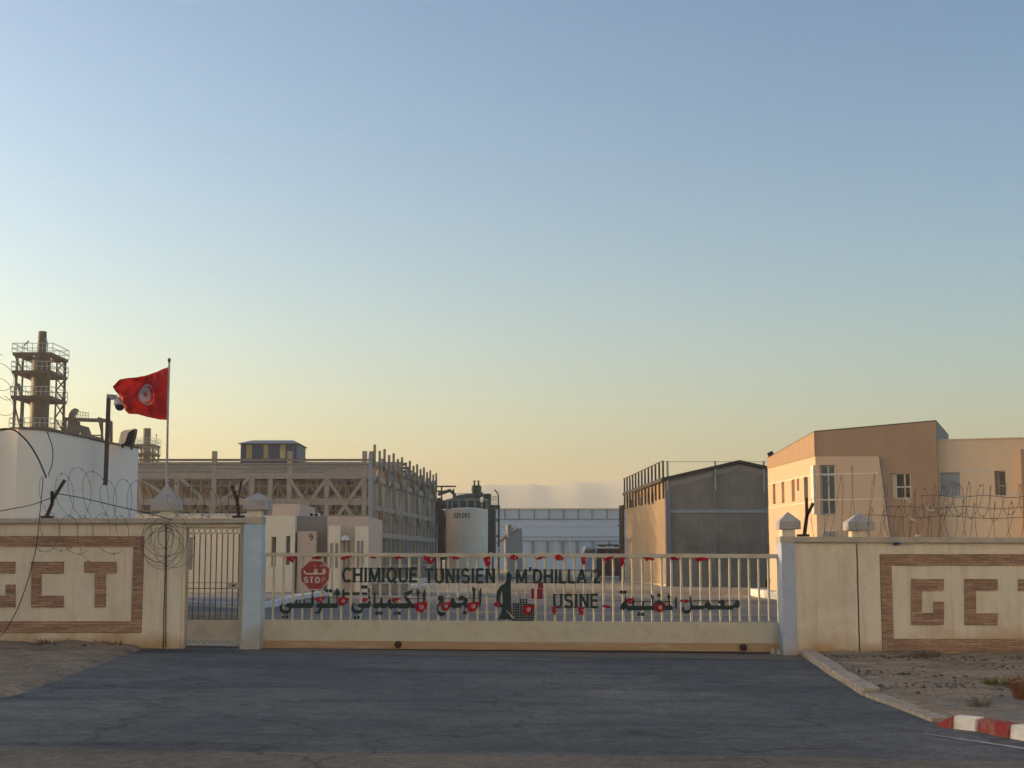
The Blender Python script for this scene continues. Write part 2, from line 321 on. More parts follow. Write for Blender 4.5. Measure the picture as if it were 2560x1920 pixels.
# ================================================================== SETTING
xs = [-3000, -800, -200, -60, -30, -14, -10, -5, 0, 5, 10, 14, 30, 60, 200, 800, 3000]
ys = [-300, -60, 0, 8, 16, 24, 32, 40, 60, 90, 140, 220, 500, 1200, 2450]
g = MB(); nx = len(xs)
g.add([(x, y, G(x) - .02) for y in ys for x in xs], [(j * nx + i, j * nx + i + 1, (j + 1) * nx + i + 1, (j + 1) * nx + i) for j in range(len(ys) - 1) for i in range(nx - 1)])
struct(g.build('ground', m_sand))
# edges of the tarred entrance, read off the photograph and laid on the ground
RE = [gp(*p) for p in [(1978, 1626), (2010, 1650), (2060, 1688), (2105, 1713), (2150, 1738), (2230, 1770), (2330, 1812), (2440, 1832), (2560, 1856), (2800, 1880)]]
LE = [gp(*p) for p in [(372, 1620), (300, 1648), (190, 1690), (120, 1716), (40, 1743), (-100, 1752), (-600, 1765)]]
def interp(E, y):
    E = sorted(E, key=lambda p: p.y)
    if y <= E[0].y: return E[0].x
    for a, b in zip(E, E[1:]):
        if a.y <= y <= b.y: return a.x + (b.x - a.x) * (y - a.y) / max(1e-6, b.y - a.y)
    return E[-1].x
YM = 12.75                                                     # border of the main road
def edge_noise(x, s=1.0): return mn.noise(Vector((x * s, 3.1, 0)))
road = MB(); road.grid(60, 40, lambda u, v: (-16 + 32 * u, YM - .6 + (26.75 - YM + .6) * v, G(-16 + 32 * u) + .0))
struct(road.build('road', m_asph, smooth=True))
main = MB(); main.grid(160, 6, lambda u, v: (-40 + 80 * u, -6 + (YM + .25 * edge_noise(-40 + 80 * u, .35) + .05 * edge_noise(-40 + 80 * u, 3) + 6) * v, G(-40 + 80 * u) + (.004 if v < .99 else .001) + 0))
struct(main.build('main_road', m_asph2, smooth=True))
# concrete threshold at the sliding gate
th = MB(); th.grid(60, 2, lambda u, v: (-4.62 + 9.9 * u, 25.2 + .12 * edge_noise(u * 30) + v * (1.35 - .12 * edge_noise(u * 30)), G(-4.62 + 9.9 * u) + .006))
struct(th.build('threshold', mat('dusty_concrete', (.19, .165, .13), (.13, .12, .105), scale=2, stretch=(.4, 2, 1), bump=.4, c3=(.09, .09, .09), s3=1.5)))
def verge(name, x0, x1, side, E, y0=12.9, y1=27.2):
    m = MB(); NX, NY = 130, 120
    def fn(u, v):
        x = x0 + (x1 - x0) * u; y = y0 + (y1 - y0) * v
        b = interp(E, y); d = (x - b) * side
        n = mn.fractal(Vector((x * 1.3, y * 1.3, 0)), 1, 2, 4)
        if d < 0: h = -.06 + .35 * d
        else: h = min(.05, -.03 + d * .35)
        h += n * .03 + .018 * mn.noise(Vector((x * 6, y * 6, 2)))
        if y > 25.6: h += min(.05, (y - 25.6) * .07) * (1 + mn.noise(Vector((x * 2, 0, 0)))) * min(1, max(0, d))
        return (x, y, G(x) + max(h, -.08))
    m.grid(NX, NY, fn); o = m.build(name, m_dirt, smooth=True); struct(o); return o
verge('verge_right', 3.6, 14, 1, RE)
verge('verge_left', -16, -5.2, -1, LE)
# pale worn pavement strip along the right kerb
sw = MB()
def swf(u, v):
    y = 14.2 + 5.2 * v; b = interp(RE, y); x = b + .25 + u * (2.2 + .5 * mn.noise(Vector((y * 1.5, 0, 5))) + 5 * max(0, (16 - y) / 2))
    return (x, y, G(x) + .055 - .09 * (abs(u - .5) * 2) ** 4 - .06 * max(0, v - .75) * 4 + .014 * mn.noise(Vector((x * 3, y * 3, 0))))
sw.grid(40, 40, swf); struct(sw.build('pavement', mat('worn_pavement', (.22, .205, .18), (.17, .155, .13), scale=3, bump=.5, bscale=35, c3=(.13, .11, .09), s3=1.8), smooth=True))
# white edge line
a, b = gp(2312, 1836), gp(2600, 1878)
ln = MB(); ln.add([(a.x, a.y - .03, G(a.x) + .006), (b.x, b.y - .12, G(b.x) + .006), (b.x, b.y + .10, G(b.x) + .006), (a.x, a.y + .06, G(a.x) + .006)], [(0, 1, 2, 3)])
struct(ln.build('edge_line', mat('road_paint', (.42, .43, .43), (.28, .28, .28), scale=10, contrast=(.4, .6))))
# yard behind the gate
yd = MB(); yd.grid(60, 60, lambda u, v: (-14 + 40 * u, 27.1 + 33 * v, G(-14 + 40 * u) + 0))
struct(yd.build('yard_road', m_yard))
cr = MB()
for (ya, yb, xa, xb) in [(44.6, 46.6, -3, 26), (60.5, 64, 2, 26), (36.6, 37.4, -2, 12), (74, 82, 0, 26), (120, 135, -8, 9)]:
    cr.grid(50, 2, lambda u, v: (xa + (xb - xa) * u, ya + .3 * edge_noise(u * 14 + ya) + (yb - ya) * v, G(xa + (xb - xa) * u) + .006))
struct(cr.build('sandy_strip', mat('drifted_sand', (.34, .25, .155), (.26, .20, .13), scale=1.5, stretch=(.3, 2, 1), bump=.4)))
# hills
hm = MB()
ridge = [(-3000, 1300), (600, 1300), (1000, 1240), (1141, 1222), (1180, 1213), (1219, 1206), (1259, 1211), (1300, 1209), (1343, 1206), (1352, 1212), (1385, 1209), (1446, 1201), (1480, 1203), (1516, 1202), (1558, 1195), (1600, 1192), (1660, 1189), (1720, 1192), (1800, 1210), (2000, 1230), (2600, 1260), (4500, 1300)]
def rz(px):
    for (a, za), (b, zb) in zip(ridge, ridge[1:]):
        if a <= px <= b: return za + (zb - za) * (px - a) / (b - a)
    return 1300
def hf(u, v):
    px = -1500 + 5500 * u; x = (px - 1280) / F * 2000; top = (1396 - rz(px)) / F * 2000 + mn.noise(Vector((px * .05, 0, 0))) * .8
    prof = math.sin(min(1, v * 1.4) * math.pi / 2) if v < .72 else max(0, 1 - (v - .72) * 3)
    return (x * (1 + .1 * (v - .7)), 1700 + 420 * v, top * prof * (1 + .10 * mn.noise(Vector((x * .02, v * 5, 0))) * (1 - prof)) - 1)
hm.grid(260, 12, hf); struct(hm.build('hills', m_rock, smooth=True))
# haze
hz = MB(); hz.box(-3050, 3050, -320, 2500, -1.5, 125)
ho = struct(hz.build('haze', MAT0), 'stuff'); hmat = bpy.data.materials.new('haze_air'); hmat.use_nodes = True; nt = hmat.node_tree
nt.nodes.remove(nt.nodes['Principled BSDF']); pv = nt.nodes.new('ShaderNodeVolumePrincipled')
pv.inputs['Color'].default_value = (1, .98, .9, 1); pv.inputs['Density'].default_value = .0005; pv.inputs['Anisotropy'].default_value = .3
nt.links.new(pv.outputs[0], nt.nodes['Material Output'].inputs['Volume']); ho.data.materials[0] = hmat

# ================================================================== BOUNDARY WALL
YW = 26.4
FW = PL((0, YW), (1, YW))           # the wall line: s = x
def sx(px, pl=FW): return pl.hit(px, 1400)[0]
def wz(py): return FW.hit(1280, py)[1]
def lowbox(m, x0, x1, z1, o0, o1, z0=None):   # box whose foot follows the slope
    m.hexa([(x0, YW - o1, G(x0) - .1), (x1, YW - o1, G(x1) - .1), (x1, YW - o0, G(x1) - .1), (x0, YW - o0, G(x0) - .1), (x0, YW - o1, z1), (x1, YW - o1, z1), (x1, YW - o0, z1), (x0, YW - o0, z1)])
def letters(parent, pl, o0, o1, kind, x0, y0, x1, y1, arm):
    m = MB(); w = arm[0]; h = arm[1]
    if kind == 'C': pts = [(x0, y0), (x1, y0), (x1, y0 + h), (x0 + w, y0 + h), (x0 + w, y1 - h), (x1, y1 - h), (x1, y1), (x0, y1)]
    if kind == 'G':
        ym = y0 + (y1 - y0) * .5
        pts = [(x0, y0), (x1, y0), (x1, y0 + h), (x0 + w, y0 + h), (x0 + w, y1 - h), (x1 - w, y1 - h), (x1 - w, ym), (x1, ym), (x1, y1), (x0, y1)]
    if kind == 'T':
        c = (x0 + x1) / 2; pts = [(x0, y0), (x1, y0), (x1, y0 + h), (c + w / 2, y0 + h), (c + w / 2, y1), (c - w / 2, y1), (c - w / 2, y0 + h), (x0, y0 + h)]
    m.ppx(pl, pts, o0, o1); return m.build('letter', m_brick, parent)
def frame(parent, x0, y0, x1, y1, t):
    m = MB(); a0, z1 = FW.hit(x0, y0); a1, z0 = FW.hit(x1, y1); tt = t / 140.0
    m.pb(FW, a0, a1, z1 - tt, z1, .0, .025); m.pb(FW, a0, a1, z0, z0 + tt * 1.05, 0, .025)
    m.pb(FW, a0, a0 + tt, z0 + tt * 1.05, z1 - tt, 0, .025); m.pb(FW, a1 - tt, a1, z0 + tt * 1.05, z1 - tt, 0, .025)
    m.build('stone_frame', m_brick, parent)
XL0 = -19.0
# left wall
wl = thing('boundary_wall', (sx(150), YW, G(sx(150))), 'cream rendered wall with the stone letters G C T, left of the pedestrian gate', 'wall')
m = MB(); lowbox(m, XL0, sx(378.6), wz(1309), -.25, 0)
m.build('wall_panel', m_wall, wl)
m = MB(); m.box(XL0, sx(376), YW - .02, YW + .04, G(-8) - .1, wz(1309) - .003)
m = MB(); m.hexa([(XL0, YW - .09, wz(1309)), (sx(608), YW - .09, wz(1309)), (sx(608), YW + .32, wz(1309)), (XL0, YW + .32, wz(1309)), (XL0, YW - .09, wz(1297)), (sx(608), YW - .09, wz(1295.5)), (sx(608), YW + .32, wz(1295.5)), (XL0, YW + .32, wz(1297))])
m.build('coping', m_cope, wl, bevel=.008)
frame(wl, -560, 1340, 354, 1581, 26)
a, z1 = FW.hit(-120, 1366); b_, z0 = FW.hit(330, 1553)
letters(wl, FW, 0, .028, 'G', -48, 1404, 39, 1518, (24, 29))
letters(wl, FW, 0, .028, 'C', 79, 1404, 160, 1518, (25, 29))
letters(wl, FW, 0, .028, 'T', 211, 1404, 292, 1518, (27, 28))
# pilaster between wall and little gate
m = MB(); lowbox(m, sx(379), sx(413), wz(1309), -.25, .035); m.build('pilaster', m_wall, wl)
m = MB(); lowbox(m, sx(416), sx(456), wz(1309), -.25, .03); m.build('pilaster', m_wall, wl)
m = MB(); lowbox(m, sx(456), sx(463), wz(1312), -.25, -.03); m.build('door_jamb', m_wall, wl)
m = MB(); m.pb(FW, sx(456), sx(608), wz(1317), wz(1309) - .003, -.25, -.02); m.build('lintel', m_wall, wl)
def cap(px0, px1, pyt, pysh, pyb, mats, label, ny0, ny1, nx0, nx1, depth=.46, bell=False, rootname='pillar_cap'):
    t = thing(rootname, ((sx(px0) + sx(px1)) / 2, YW + .1, wz(ny1)), label, 'pillar cap')
    m = MB(); m.box(sx(nx0), sx(nx1), YW + .12 - .16, YW + .12 + .16, wz(ny1) - .002, wz(ny0)); m.build('neck', m_wall, t)
    m = MB(); a, b = sx(px0), sx(px1); c = (a + b) / 2; hw = (b - a) / 2; yc = YW + .12; hd = depth / 2
    if not bell:
        lv = [(1, 1, wz(pyb)), (1, 1, wz(pysh)), (.02, .02, wz(pyt))]
        if bell is None: pass
    else:
        z0, z1 = wz(pyb), wz(pyt); H = z1 - z0
        lv = [(1, 1, z0), (1.0, 1, z0 + H * .12), (.95, .95, z0 + H * .3), (.8, .8, z0 + H * .45), (.52, .5, z0 + H * .6), (.3, .3, z0 + H * .78), (.02, .02, z1)]
    vs = []; fs = []
    for fx, fy, z in lv: vs += [(c - hw * fx, yc - hd * fy, z), (c + hw * fx, yc - hd * fy, z), (c + hw * fx, yc + hd * fy, z), (c - hw * fx, yc + hd * fy, z)]
    for i in range(len(lv) - 1):
        for k in range(4): fs.append((i * 4 + k, i * 4 + (k + 1) % 4, i * 4 + 4 + (k + 1) % 4, i * 4 + 4 + k))
    fs += [(3, 2, 1, 0), tuple(range(len(lv) * 4 - 4, len(lv) * 4))]
    m.add(vs, fs); m.build('capstone', mats, t, bevel=.006 if not bell else 0)
    return t
cap(376, 443, 1207, 1246, 1276, m_cap, 'grey bell shaped stone cap on the wall under the flagpole', 1276, 1297, 398, 434, bell=True, depth=.44)
# blue pillar left of the sliding gate
t = thing('gate_pillar', (sx(632), YW, G(-4.6)), 'pale blue painted pillar left of the sliding gate', 'pillar')
m = MB(); lowbox(m, sx(610), sx(655), wz(1309), -.3, .05); m.build('shaft', m_blue, t)
m = MB(); m.pb(FW, sx(608) + .002, sx(656), wz(1309) + .002, wz(1293), -.3, .07); m.build('collar', m_cope, t)
m = MB(); m.box(sx(616), sx(652), YW - .05, YW + .27, wz(1293), wz(1275)); m.build('neck', m_wall, t)
c_ = cap(607, 671, 1230, 1249, 1275, m_cap, 'x', 1275, 1276, 616, 652, depth=.46)
for o in list(c_.children):
    if o.name.startswith('capstone'): mw = wloc(o); o.parent = t; o.location = mw - wloc(t)
    else: bpy.data.objects.remove(o)
bpy.data.objects.remove(c_)
# door post between gate and pillar
m = MB(); lowbox(m, sx(603), sx(609), wz(1312), -.2, .0); m.build('door_jamb', m_pgate, wl)

# right side pillar, wall
t = thing('gate_pillar', (sx(1970), YW, G(4.9)), 'pale grey blue pillar right of the sliding gate, its side sunlit', 'pillar')
XR = sx(1953)
m = MB(); lowbox(m, XR, sx(1987), wz(1356), -.45, .04); m.build('shaft', m_bluer, t)
m = MB(); m.pb(FW, XR - .02, sx(1990), wz(1356) + .002, wz(1341), -.45, .06); m.build('collar', m_cope, t)
m = MB(); m.box(sx(1956), sx(1988), YW - .04, YW + .28, wz(1341), wz(1323)); m.build('neck', m_wall, t)
c_ = cap(1948, 2002, 1279, 1303, 1323, m_cap, 'x', 1323, 1324, 1956, 1988, depth=.40)
for o in list(c_.children):
    if o.name.startswith('capstone'): mw = wloc(o); o.parent = t; o.location = mw - wloc(t)
    else: bpy.data.objects.remove(o)
bpy.data.objects.remove(c_)
wr = thing('boundary_wall', (sx(2300), YW, G(7)), 'cream rendered wall with the stone letters G C, right of the sliding gate', 'wall')
m = MB(); lowbox(m, sx(1987) + .002, sx(2141), wz(1356), -.25, .01); m.build('wall_panel', m_wall, wr)
m = MB(); lowbox(m, sx(2144), 21, wz(1358), -.25, 0); m.build('wall_panel', m_wall, wr)
m = MB(); lowbox(m, sx(2144), sx(2198), wz(1358) - .002, -.2, .02); m.build('pilaster', m_wall, wr)
m = MB(); x0 = sx(1990) + .002
m.hexa([(x0, YW - .08, wz(1356)), (21, YW - .08, wz(1364)), (21, YW + .32, wz(1364)), (x0, YW + .32, wz(1356)), (x0, YW - .08, wz(1342)), (21, YW - .08, wz(1352)), (21, YW + .32, wz(1352)), (x0, YW + .32, wz(1342))])
m.build('coping', m_cope, wr, bevel=.008)
frame(wr, 2199, 1385, 3080, 1627, 28)
letters(wr, FW, 0, .028, 'G', 2278, 1447, 2359, 1561, (26, 29))
letters(wr, FW, 0, .028, 'C', 2411, 1447, 2493, 1562, (28, 29))
letters(wr, FW, 0, .028, 'T', 2545, 1448, 2630, 1562, (27, 29))
cap(2120, 2186, 1281, 1305, 1326, m_cap, 'grey pyramid cap on the right wall, left side in the sun', 1326, 1342, 2132, 2170, depth=.44)

# ================================================================== PEDESTRIAN GATE
pg = thing('pedestrian_gate', (sx(532), YW + .1, G(-5.3)), 'narrow barred metal gate between the left wall and the blue pillar', 'gate')
PG = PL((0, YW + .08), (1, YW + .08))
m = MB()
m.px(PG, 463, 1317, 602, 1321, -.03, .03); m.px(PG, 463, 1321, 466.5, 1612, -.03, .03); m.px(PG, 598, 1321, 602, 1612, -.03, .03); m.px(PG, 466.5, 1609, 598, 1612, -.03, .03)
m.build('frame', m_pgate, pg)
for i in range(10):
    x = 470 + i * 14.0
    m = MB(); m.px(PG, x - 1.3, 1334, x + 1.3, 1549, -.006, .006); m.build('bar', m_pgbar if i else m_pgate, pg)
m = MB()
for i in range(9):
    c = PG.hit(477 + i * 14.0, 1327); r = .044
    m.tube([PG.P(c[0] + r * math.cos(a * math.pi / 8), c[1] + r * math.sin(a * math.pi / 8)) for a in range(17)], .008, 5)
m.px(PG, 466.5, 1333, 598, 1334.6, -.012, .012)
m.build('ring_frieze', m_pgate, pg)
m = MB(); m.px(PG, 466.5, 1470, 598, 1472, -.014, .014); m.px(PG, 466.5, 1456.5, 598, 1457.6, -.01, .01); m.build('crossbar', m_pgbar, pg)
m = MB(); m.px(PG, 569, 1457, 599, 1471, -.03, .035); lk = m.build('lock_box', m_pgate, pg, bevel=.004)
m = MB(); m.px(PG, 581, 1461, 589, 1466, .035, .047); m.build('keyhole', m_cable, lk)
m = MB(); m.px(PG, 604, 1457, 607, 1478, -.02, .03); m.build('handle', m_cable, pg)
m = MB(); m.px(PG, 466.5, 1550, 598, 1596, -.012, .010)
for i in range(19): x = 468 + i * 7; m.px(PG, x, 1552, x + 3, 1595, .010, .018)
m.build('kick_panel', m_pgate, pg)
m = MB(); m.px(PG, 466.5, 1597, 598, 1599, -.012, .02)
for i in range(9):
    c = PG.hit(474 + i * 14.2, 1603)
    m.tube([PG.P(c[0] + .035 * math.cos(a * math.pi / 7 + math.pi), c[1] + .02 + .04 * math.sin(a * math.pi / 7 + math.pi)) for a in range(8)], .008, 5)
m.build('scroll_frieze', m_pgate, pg)

# ================================================================== SLIDING GATE
YG = YW + .40
GT = PL((0, YG), (1, YG))
sg = thing('sliding_gate', (sx(1300, GT), YG, G(0)), 'long cream barred sliding gate across the entrance with dark green lettering', 'gate')
gx = lambda p: GT.hit(p, 1400)[0]
gz = lambda p: GT.hit(1280, p)[1]
m = MB(); m.hexa([GT.P(gx(656), gz(1391), .04), GT.P(gx(1951), gz(1396), .04), GT.P(gx(1951), gz(1396), -.04), GT.P(gx(656), gz(1391), -.04), GT.P(gx(656), gz(1381.5), .04), GT.P(gx(1951), gz(1385), .04), GT.P(gx(1951), gz(1385), -.04), GT.P(gx(656), gz(1381.5), -.04)])
m.build('top_rail', m_gate, sg, bevel=.006)
NB = 53
for i in range(NB + 1):
    x = 659.5 + i * (1946 - 659.5) / NB; w = 3.0 if i not in (0, NB) else 4
    m = MB(); q0 = GT.hit(x, 1390 + 4.5 * i / NB); q1 = GT.hit(x, 1553); xm_ = (q0[0] + q1[0]) / 2; m.tube([GT.P(xm_, q0[1]), GT.P(xm_, q1[1])], w / 140, 10); m.build('bar', m_gate, sg, smooth=True)
m = MB(); m.hexa([GT.P(gx(655), gz(1601), .03), GT.P(gx(1950), gz(1609), .03), GT.P(gx(1950), gz(1609), -.03), GT.P(gx(655), gz(1601), -.03), GT.P(gx(655), gz(1549), .03), GT.P(gx(1950), gz(1556), .03), GT.P(gx(1950), gz(1556), -.03), GT.P(gx(655), gz(1549), -.03)])
m.build('lower_panel', m_gate, sg, bevel=.004)
m = MB(); m.hexa([GT.P(gx(651), gz(1620), .05), GT.P(gx(1951), gz(1629), .05), GT.P(gx(1951), gz(1629), -.05), GT.P(gx(651), gz(1620), -.05), GT.P(gx(651), gz(1601.5), .05), GT.P(gx(1951), gz(1609.5), .05), GT.P(gx(1951), gz(1609.5), -.05), GT.P(gx(651), gz(1601.5), -.05)])
m.build('bottom_beam', m_gaterust, sg, bevel=.006)
for (wx, wy) in ((996, 1611), (1857, 1618)):
    c = GT.hit(wx, wy); m = MB()
    m.tube([GT.P(c[0], c[1], .055), GT.P(c[0], c[1], .10)], .065, 18); wh = m.build('wheel', m_iron, sg)
    m = MB(); m.tube([GT.P(c[0], c[1], .10), GT.P(c[0], c[1], .125)], .02, 8); m.build('axle', m_iron, wh)
m = MB(); m.px(GT, 1947, 1540, 1953, 1553, .0, .05); m.build('catch', m_cable, sg)
# Latin lettering from stroked paths (unit box, baseline 0, cap height 1)
def arc(cx, cy, rx, ry, a0, a1, n=14): return [(cx + rx * math.cos(R(a0 + (a1 - a0) * i / n)), cy + ry * math.sin(R(a0 + (a1 - a0) * i / n))) for i in range(n + 1)]
GLY = {
 'C': (.62, [arc(.33, .5, .27, .44, 42, 318)]), 'H': (.62, [[(.07, 0), (.07, 1)], [(.55, 0), (.55, 1)], [(.07, .52), (.55, .52)]]),
 'I': (.20, [[(.1, 0), (.1, 1)]]), 'M': (.76, [[(.07, 0), (.07, 1)], [(.69, 0), (.69, 1)], [(.1, .98), (.38, .06)], [(.66, .98), (.38, .06)]]),
 'Q': (.70, [arc(.34, .5, .27, .44, 0, 360, 22), [(.4, .26), (.64, -.06)]]), 'U': (.62, [[(.07, 1), (.07, .3)] + arc(.31, .3, .24, .24, 180, 360, 10) + [(.55, 1)]]),
 'E': (.54, [[(.07, 0), (.07, 1)], [(.07, .93), (.5, .93)], [(.07, .52), (.46, .52)], [(.07, .07), (.5, .07)]]),
 'T': (.56, [[(.28, 0), (.28, .93)], [(.02, .93), (.54, .93)]]), 'N': (.62, [[(.07, 0), (.07, 1)], [(.55, 0), (.55, 1)], [(.09, .96), (.53, .04)]]),
 'S': (.58, [arc(.29, .72, .22, .22, 25, 250, 10) + arc(.29, .28, .23, .22, 80, -155, 12)]), 'L': (.50, [[(.07, 0), (.07, 1)], [(.07, .07), (.48, .07)]]),
 'D': (.64, [[(.07, 0), (.07, 1)], [(.07, .93), (.27, .93)] + arc(.27, .5, .29, .43, 88, -88, 12) + [(.07, .07)]]),
 'A': (.66, [[(.05, 0), (.33, 1)], [(.61, 0), (.33, 1)], [(.16, .33), (.5, .33)]]), '2': (.56, [arc(.28, .72, .21, .22, 170, -30, 10) + [(.1, .1)], [(.06, .07), (.52, .07)]]),
 "'": (.2, [[(.12, 1.16), (.12, 1.0), (.05, .86)]]), 'O': (.66, [arc(.33, .5, .26, .44, 0, 360, 22)]), 'P': (.58, [[(.07, 0), (.07, 1)], [(.07, .93), (.28, .93)] + arc(.28, .69, .22, .24, 88, -88, 10) + [(.07, .45)]]), ' ': (.22, [])}
def ribbon(m, pl, path, wd, o0, o1, sq=1.0):
    P = [Vector((a, z)) for a, z in path]; n = len(P); Ls = []; Rs = []
    for i in range(n):
        d = (P[min(i + 1, n - 1)] - P[max(i - 1, 0)]).normalized(); nn = Vector((-d.y, d.x)) * wd / 2
        Ls.append(P[i] + nn); Rs.append(P[i] - nn)
    vs = [pl.P(q.x, q.y, o1) for q in Ls + Rs] + [pl.P(q.x, q.y, o0) for q in Ls + Rs]; N2 = 2 * n; fs = []
    for i in range(n - 1):
        fs += [(i, i + 1, n + i + 1, n + i), (N2 + i, N2 + n + i, N2 + n + i + 1, N2 + i + 1), (i, N2 + i, N2 + i + 1, i + 1), (n + i, n + i + 1, N2 + n + i + 1, N2 + n + i)]
    fs += [(0, n, N2 + n, N2), (n - 1, N2 + n - 1, N2 + 2 * n - 1, 2 * n - 1)]
    m.add(vs, fs)
def word(text, pl, x0, y0, x1, y1, stroke, o0, o1, name, matl, parent, gap=.13, wires=True, each=None):
    a0, z1 = pl.hit(x0, y0); a1, z0 = pl.hit(x1, y1); H = z1 - z0
    tot = sum(GLY[c][0] for c in text) + gap * (len(text) - 1); k = (a1 - a0) / tot; cur = a0; m = MB(); j = 0
    for ch in text:
        w, paths = GLY[ch]; sw_ = stroke / 140.0
        for p in paths:
            ribbon(m, pl, [(cur + a * k, z0 + b * H) for a, b in p], sw_, o0, o1 + .0007 * (j % 5)); j += 1
        cur += (w + gap) * k
    if wires:
        m.pb(pl, a0, a1, z1 - .022, z1 - .010, o0 - .012, o0 - .001); m.pb(pl, a0, a1, z0 + .008, z0 + .020, o0 - .012, o0 - .001)
    return m.build(name, matl, parent)
word('CHIMIQUE', GT, 857, 1419, 1044, 1456, 6.6, .036, .048, 'lettering', m_letter, sg)
word('TUNISIEN', GT, 1063, 1421, 1237, 1458, 6.6, .036, .048, 'lettering', m_letter, sg)
word("M'DHILLA 2", GT, 1290, 1423, 1502, 1458, 6.6, .036, .048, 'lettering', m_letter, sg, gap=.12)
word('USINE', GT, 1383, 1484, 1496, 1520, 6.4, .036, .048, 'lettering', m_letter, sg)
# Arabic lettering, traced shapes: list of polygons in zoomed pixels
def trace(name, polys, ox, oy, k, parent, matl, pl=None, o0=.036, o1=.05, wires=()):
    pl = pl or GT; m = MB()
    for j, p in enumerate(polys): m.ppx(pl, [(ox + x * k, oy + y * k) for x, y in p], o0, o1 + .0009 * (j % 6))
    for (xa, xb, y) in wires:
        m.px(pl, ox + xa * k, oy + y * k - .9, ox + xb * k, oy + y * k + .9, o0 - .012, o0 - .001)
    return m.build(name, matl, parent)
def dia(x, y, r): return [(x, y - r), (x + r * .75, y - r * .6), (x + r, y), (x + r * .7, y + r * .6), (x, y + r), (x - r * .75, y + r * .6), (x - r, y), (x - r * .7, y - r * .6)]
k1 = 200 / 2212
trace('lettering', [
 [(225, 605), (190, 660), (175, 715), (190, 790), (230, 825), (300, 835), (350, 825), (375, 800), (360, 775), (300, 740), (285, 700), (320, 650), (380, 640), (1000, 632), (1020, 700), (1010, 775), (440, 778), (425, 850), (380, 905), (300, 935), (220, 930), (150, 895), (112, 840), (108, 760), (135, 690), (180, 630)],
 [(555, 640), (560, 550), (590, 520), (590, 640)], [(665, 640), (670, 575), (710, 525), (715, 560), (690, 640)], [(765, 640), (765, 550), (805, 535), (805, 640)],
 [(985, 640), (975, 500), (1005, 450), (1025, 430), (1050, 470), (1050, 560), (1045, 700), (1015, 775), (1000, 700)],
 [(1130, 760), (1130, 680), (1160, 640), (1690, 645), (1690, 775), (1265, 775), (1255, 850), (1215, 930), (1120, 935), (1030, 905), (1130, 880), (1185, 830), (1205, 775)],
 [(1220, 640), (1250, 560), (1285, 560), (1285, 645)], [(1440, 645), (1445, 500), (1490, 490), (1490, 645)],
 [(1655, 300), (1695, 205), (1720, 250), (1768, 315), (1735, 380), (1715, 440), (1715, 775), (1685, 775), (1680, 440), (1660, 380)],
 [(1845, 290), (1895, 215), (1905, 340), (1900, 500), (1890, 640), (1840, 640), (1840, 450)],
 dia(1412, 298, 52), dia(1515, 296, 52), [(1560, 288), (1665, 292), (1665, 308), (1560, 305)],
 dia(205, 1030, 44), dia(310, 1015, 46), [(195, 930), (215, 930), (215, 990), (200, 990)], [(300, 925), (320, 925), (318, 980), (304, 980)],
 [(1010, 340), (1030, 340), (1025, 440), (1005, 440)]], 690, 1450, k1, sg, m_letter, wires=[(1290, 1660, 488), (170, 290, 705), (1040, 1140, 690), (1700, 1790, 705)])
trace('lettering', [
 [(190, 600), (165, 700), (175, 790), (230, 830), (320, 830), (375, 800), (360, 770), (290, 745), (290, 690), (310, 645), (560, 640), (570, 575), (630, 580), (630, 660), (600, 775), (430, 778), (415, 850), (370, 910), (270, 935), (170, 920), (110, 860), (95, 770), (115, 690), (155, 630)],
 [(370, 145), (548, 145), (545, 240), (360, 235)], [(560, 500), (570, 440), (575, 300), (590, 300), (600, 430), (625, 490), (610, 525), (560, 525)],
 dia(595, 245, 26), dia(600, 312, 30), [(545, 240), (575, 235), (585, 310), (560, 305)],
 [(710, 380), (760, 300), (768, 420), (770, 640), (880, 638), (905, 540), (930, 490), (965, 480), (960, 640), (1085, 635), (1120, 540), (1170, 505), (1200, 560), (1200, 640), (1660, 640), (1600, 560), (1560, 480), (1575, 340), (1795, 265), (1780, 365), (1625, 425), (1625, 460), (1720, 560), (1780, 650), (1900, 650), (1900, 780), (1760, 785), (1720, 740), (1690, 785), (1420, 785), (1395, 770), (1230, 785), (1190, 805), (1150, 780), (1075, 730), (1050, 780), (920, 780), (880, 740), (850, 778), (710, 775)],
 [(1890, 310), (1925, 220), (1960, 270), (2003, 335), (1970, 400), (1955, 500), (1955, 640), (1925, 640), (1925, 500), (1905, 400)],
 [(2075, 330), (2125, 240), (2150, 330), (2150, 520), (2130, 640), (2075, 640), (2065, 450)],
 dia(805, 918, 56), dia(910, 912, 56), dia(1310, 922, 54), dia(1415, 915, 56), [(795, 780), (812, 780), (812, 870), (797, 870)], [(1303, 785), (1320, 785), (1320, 870), (1306, 870)],
 dia(205, 1035, 42), dia(298, 1030, 42), [(190, 930), (210, 930), (208, 1000), (192, 1000)]], 870, 1450, k1, sg, m_letter, wires=[(630, 1580, 495), (1630, 2080, 508), (190, 290, 700), (620, 720, 700)])
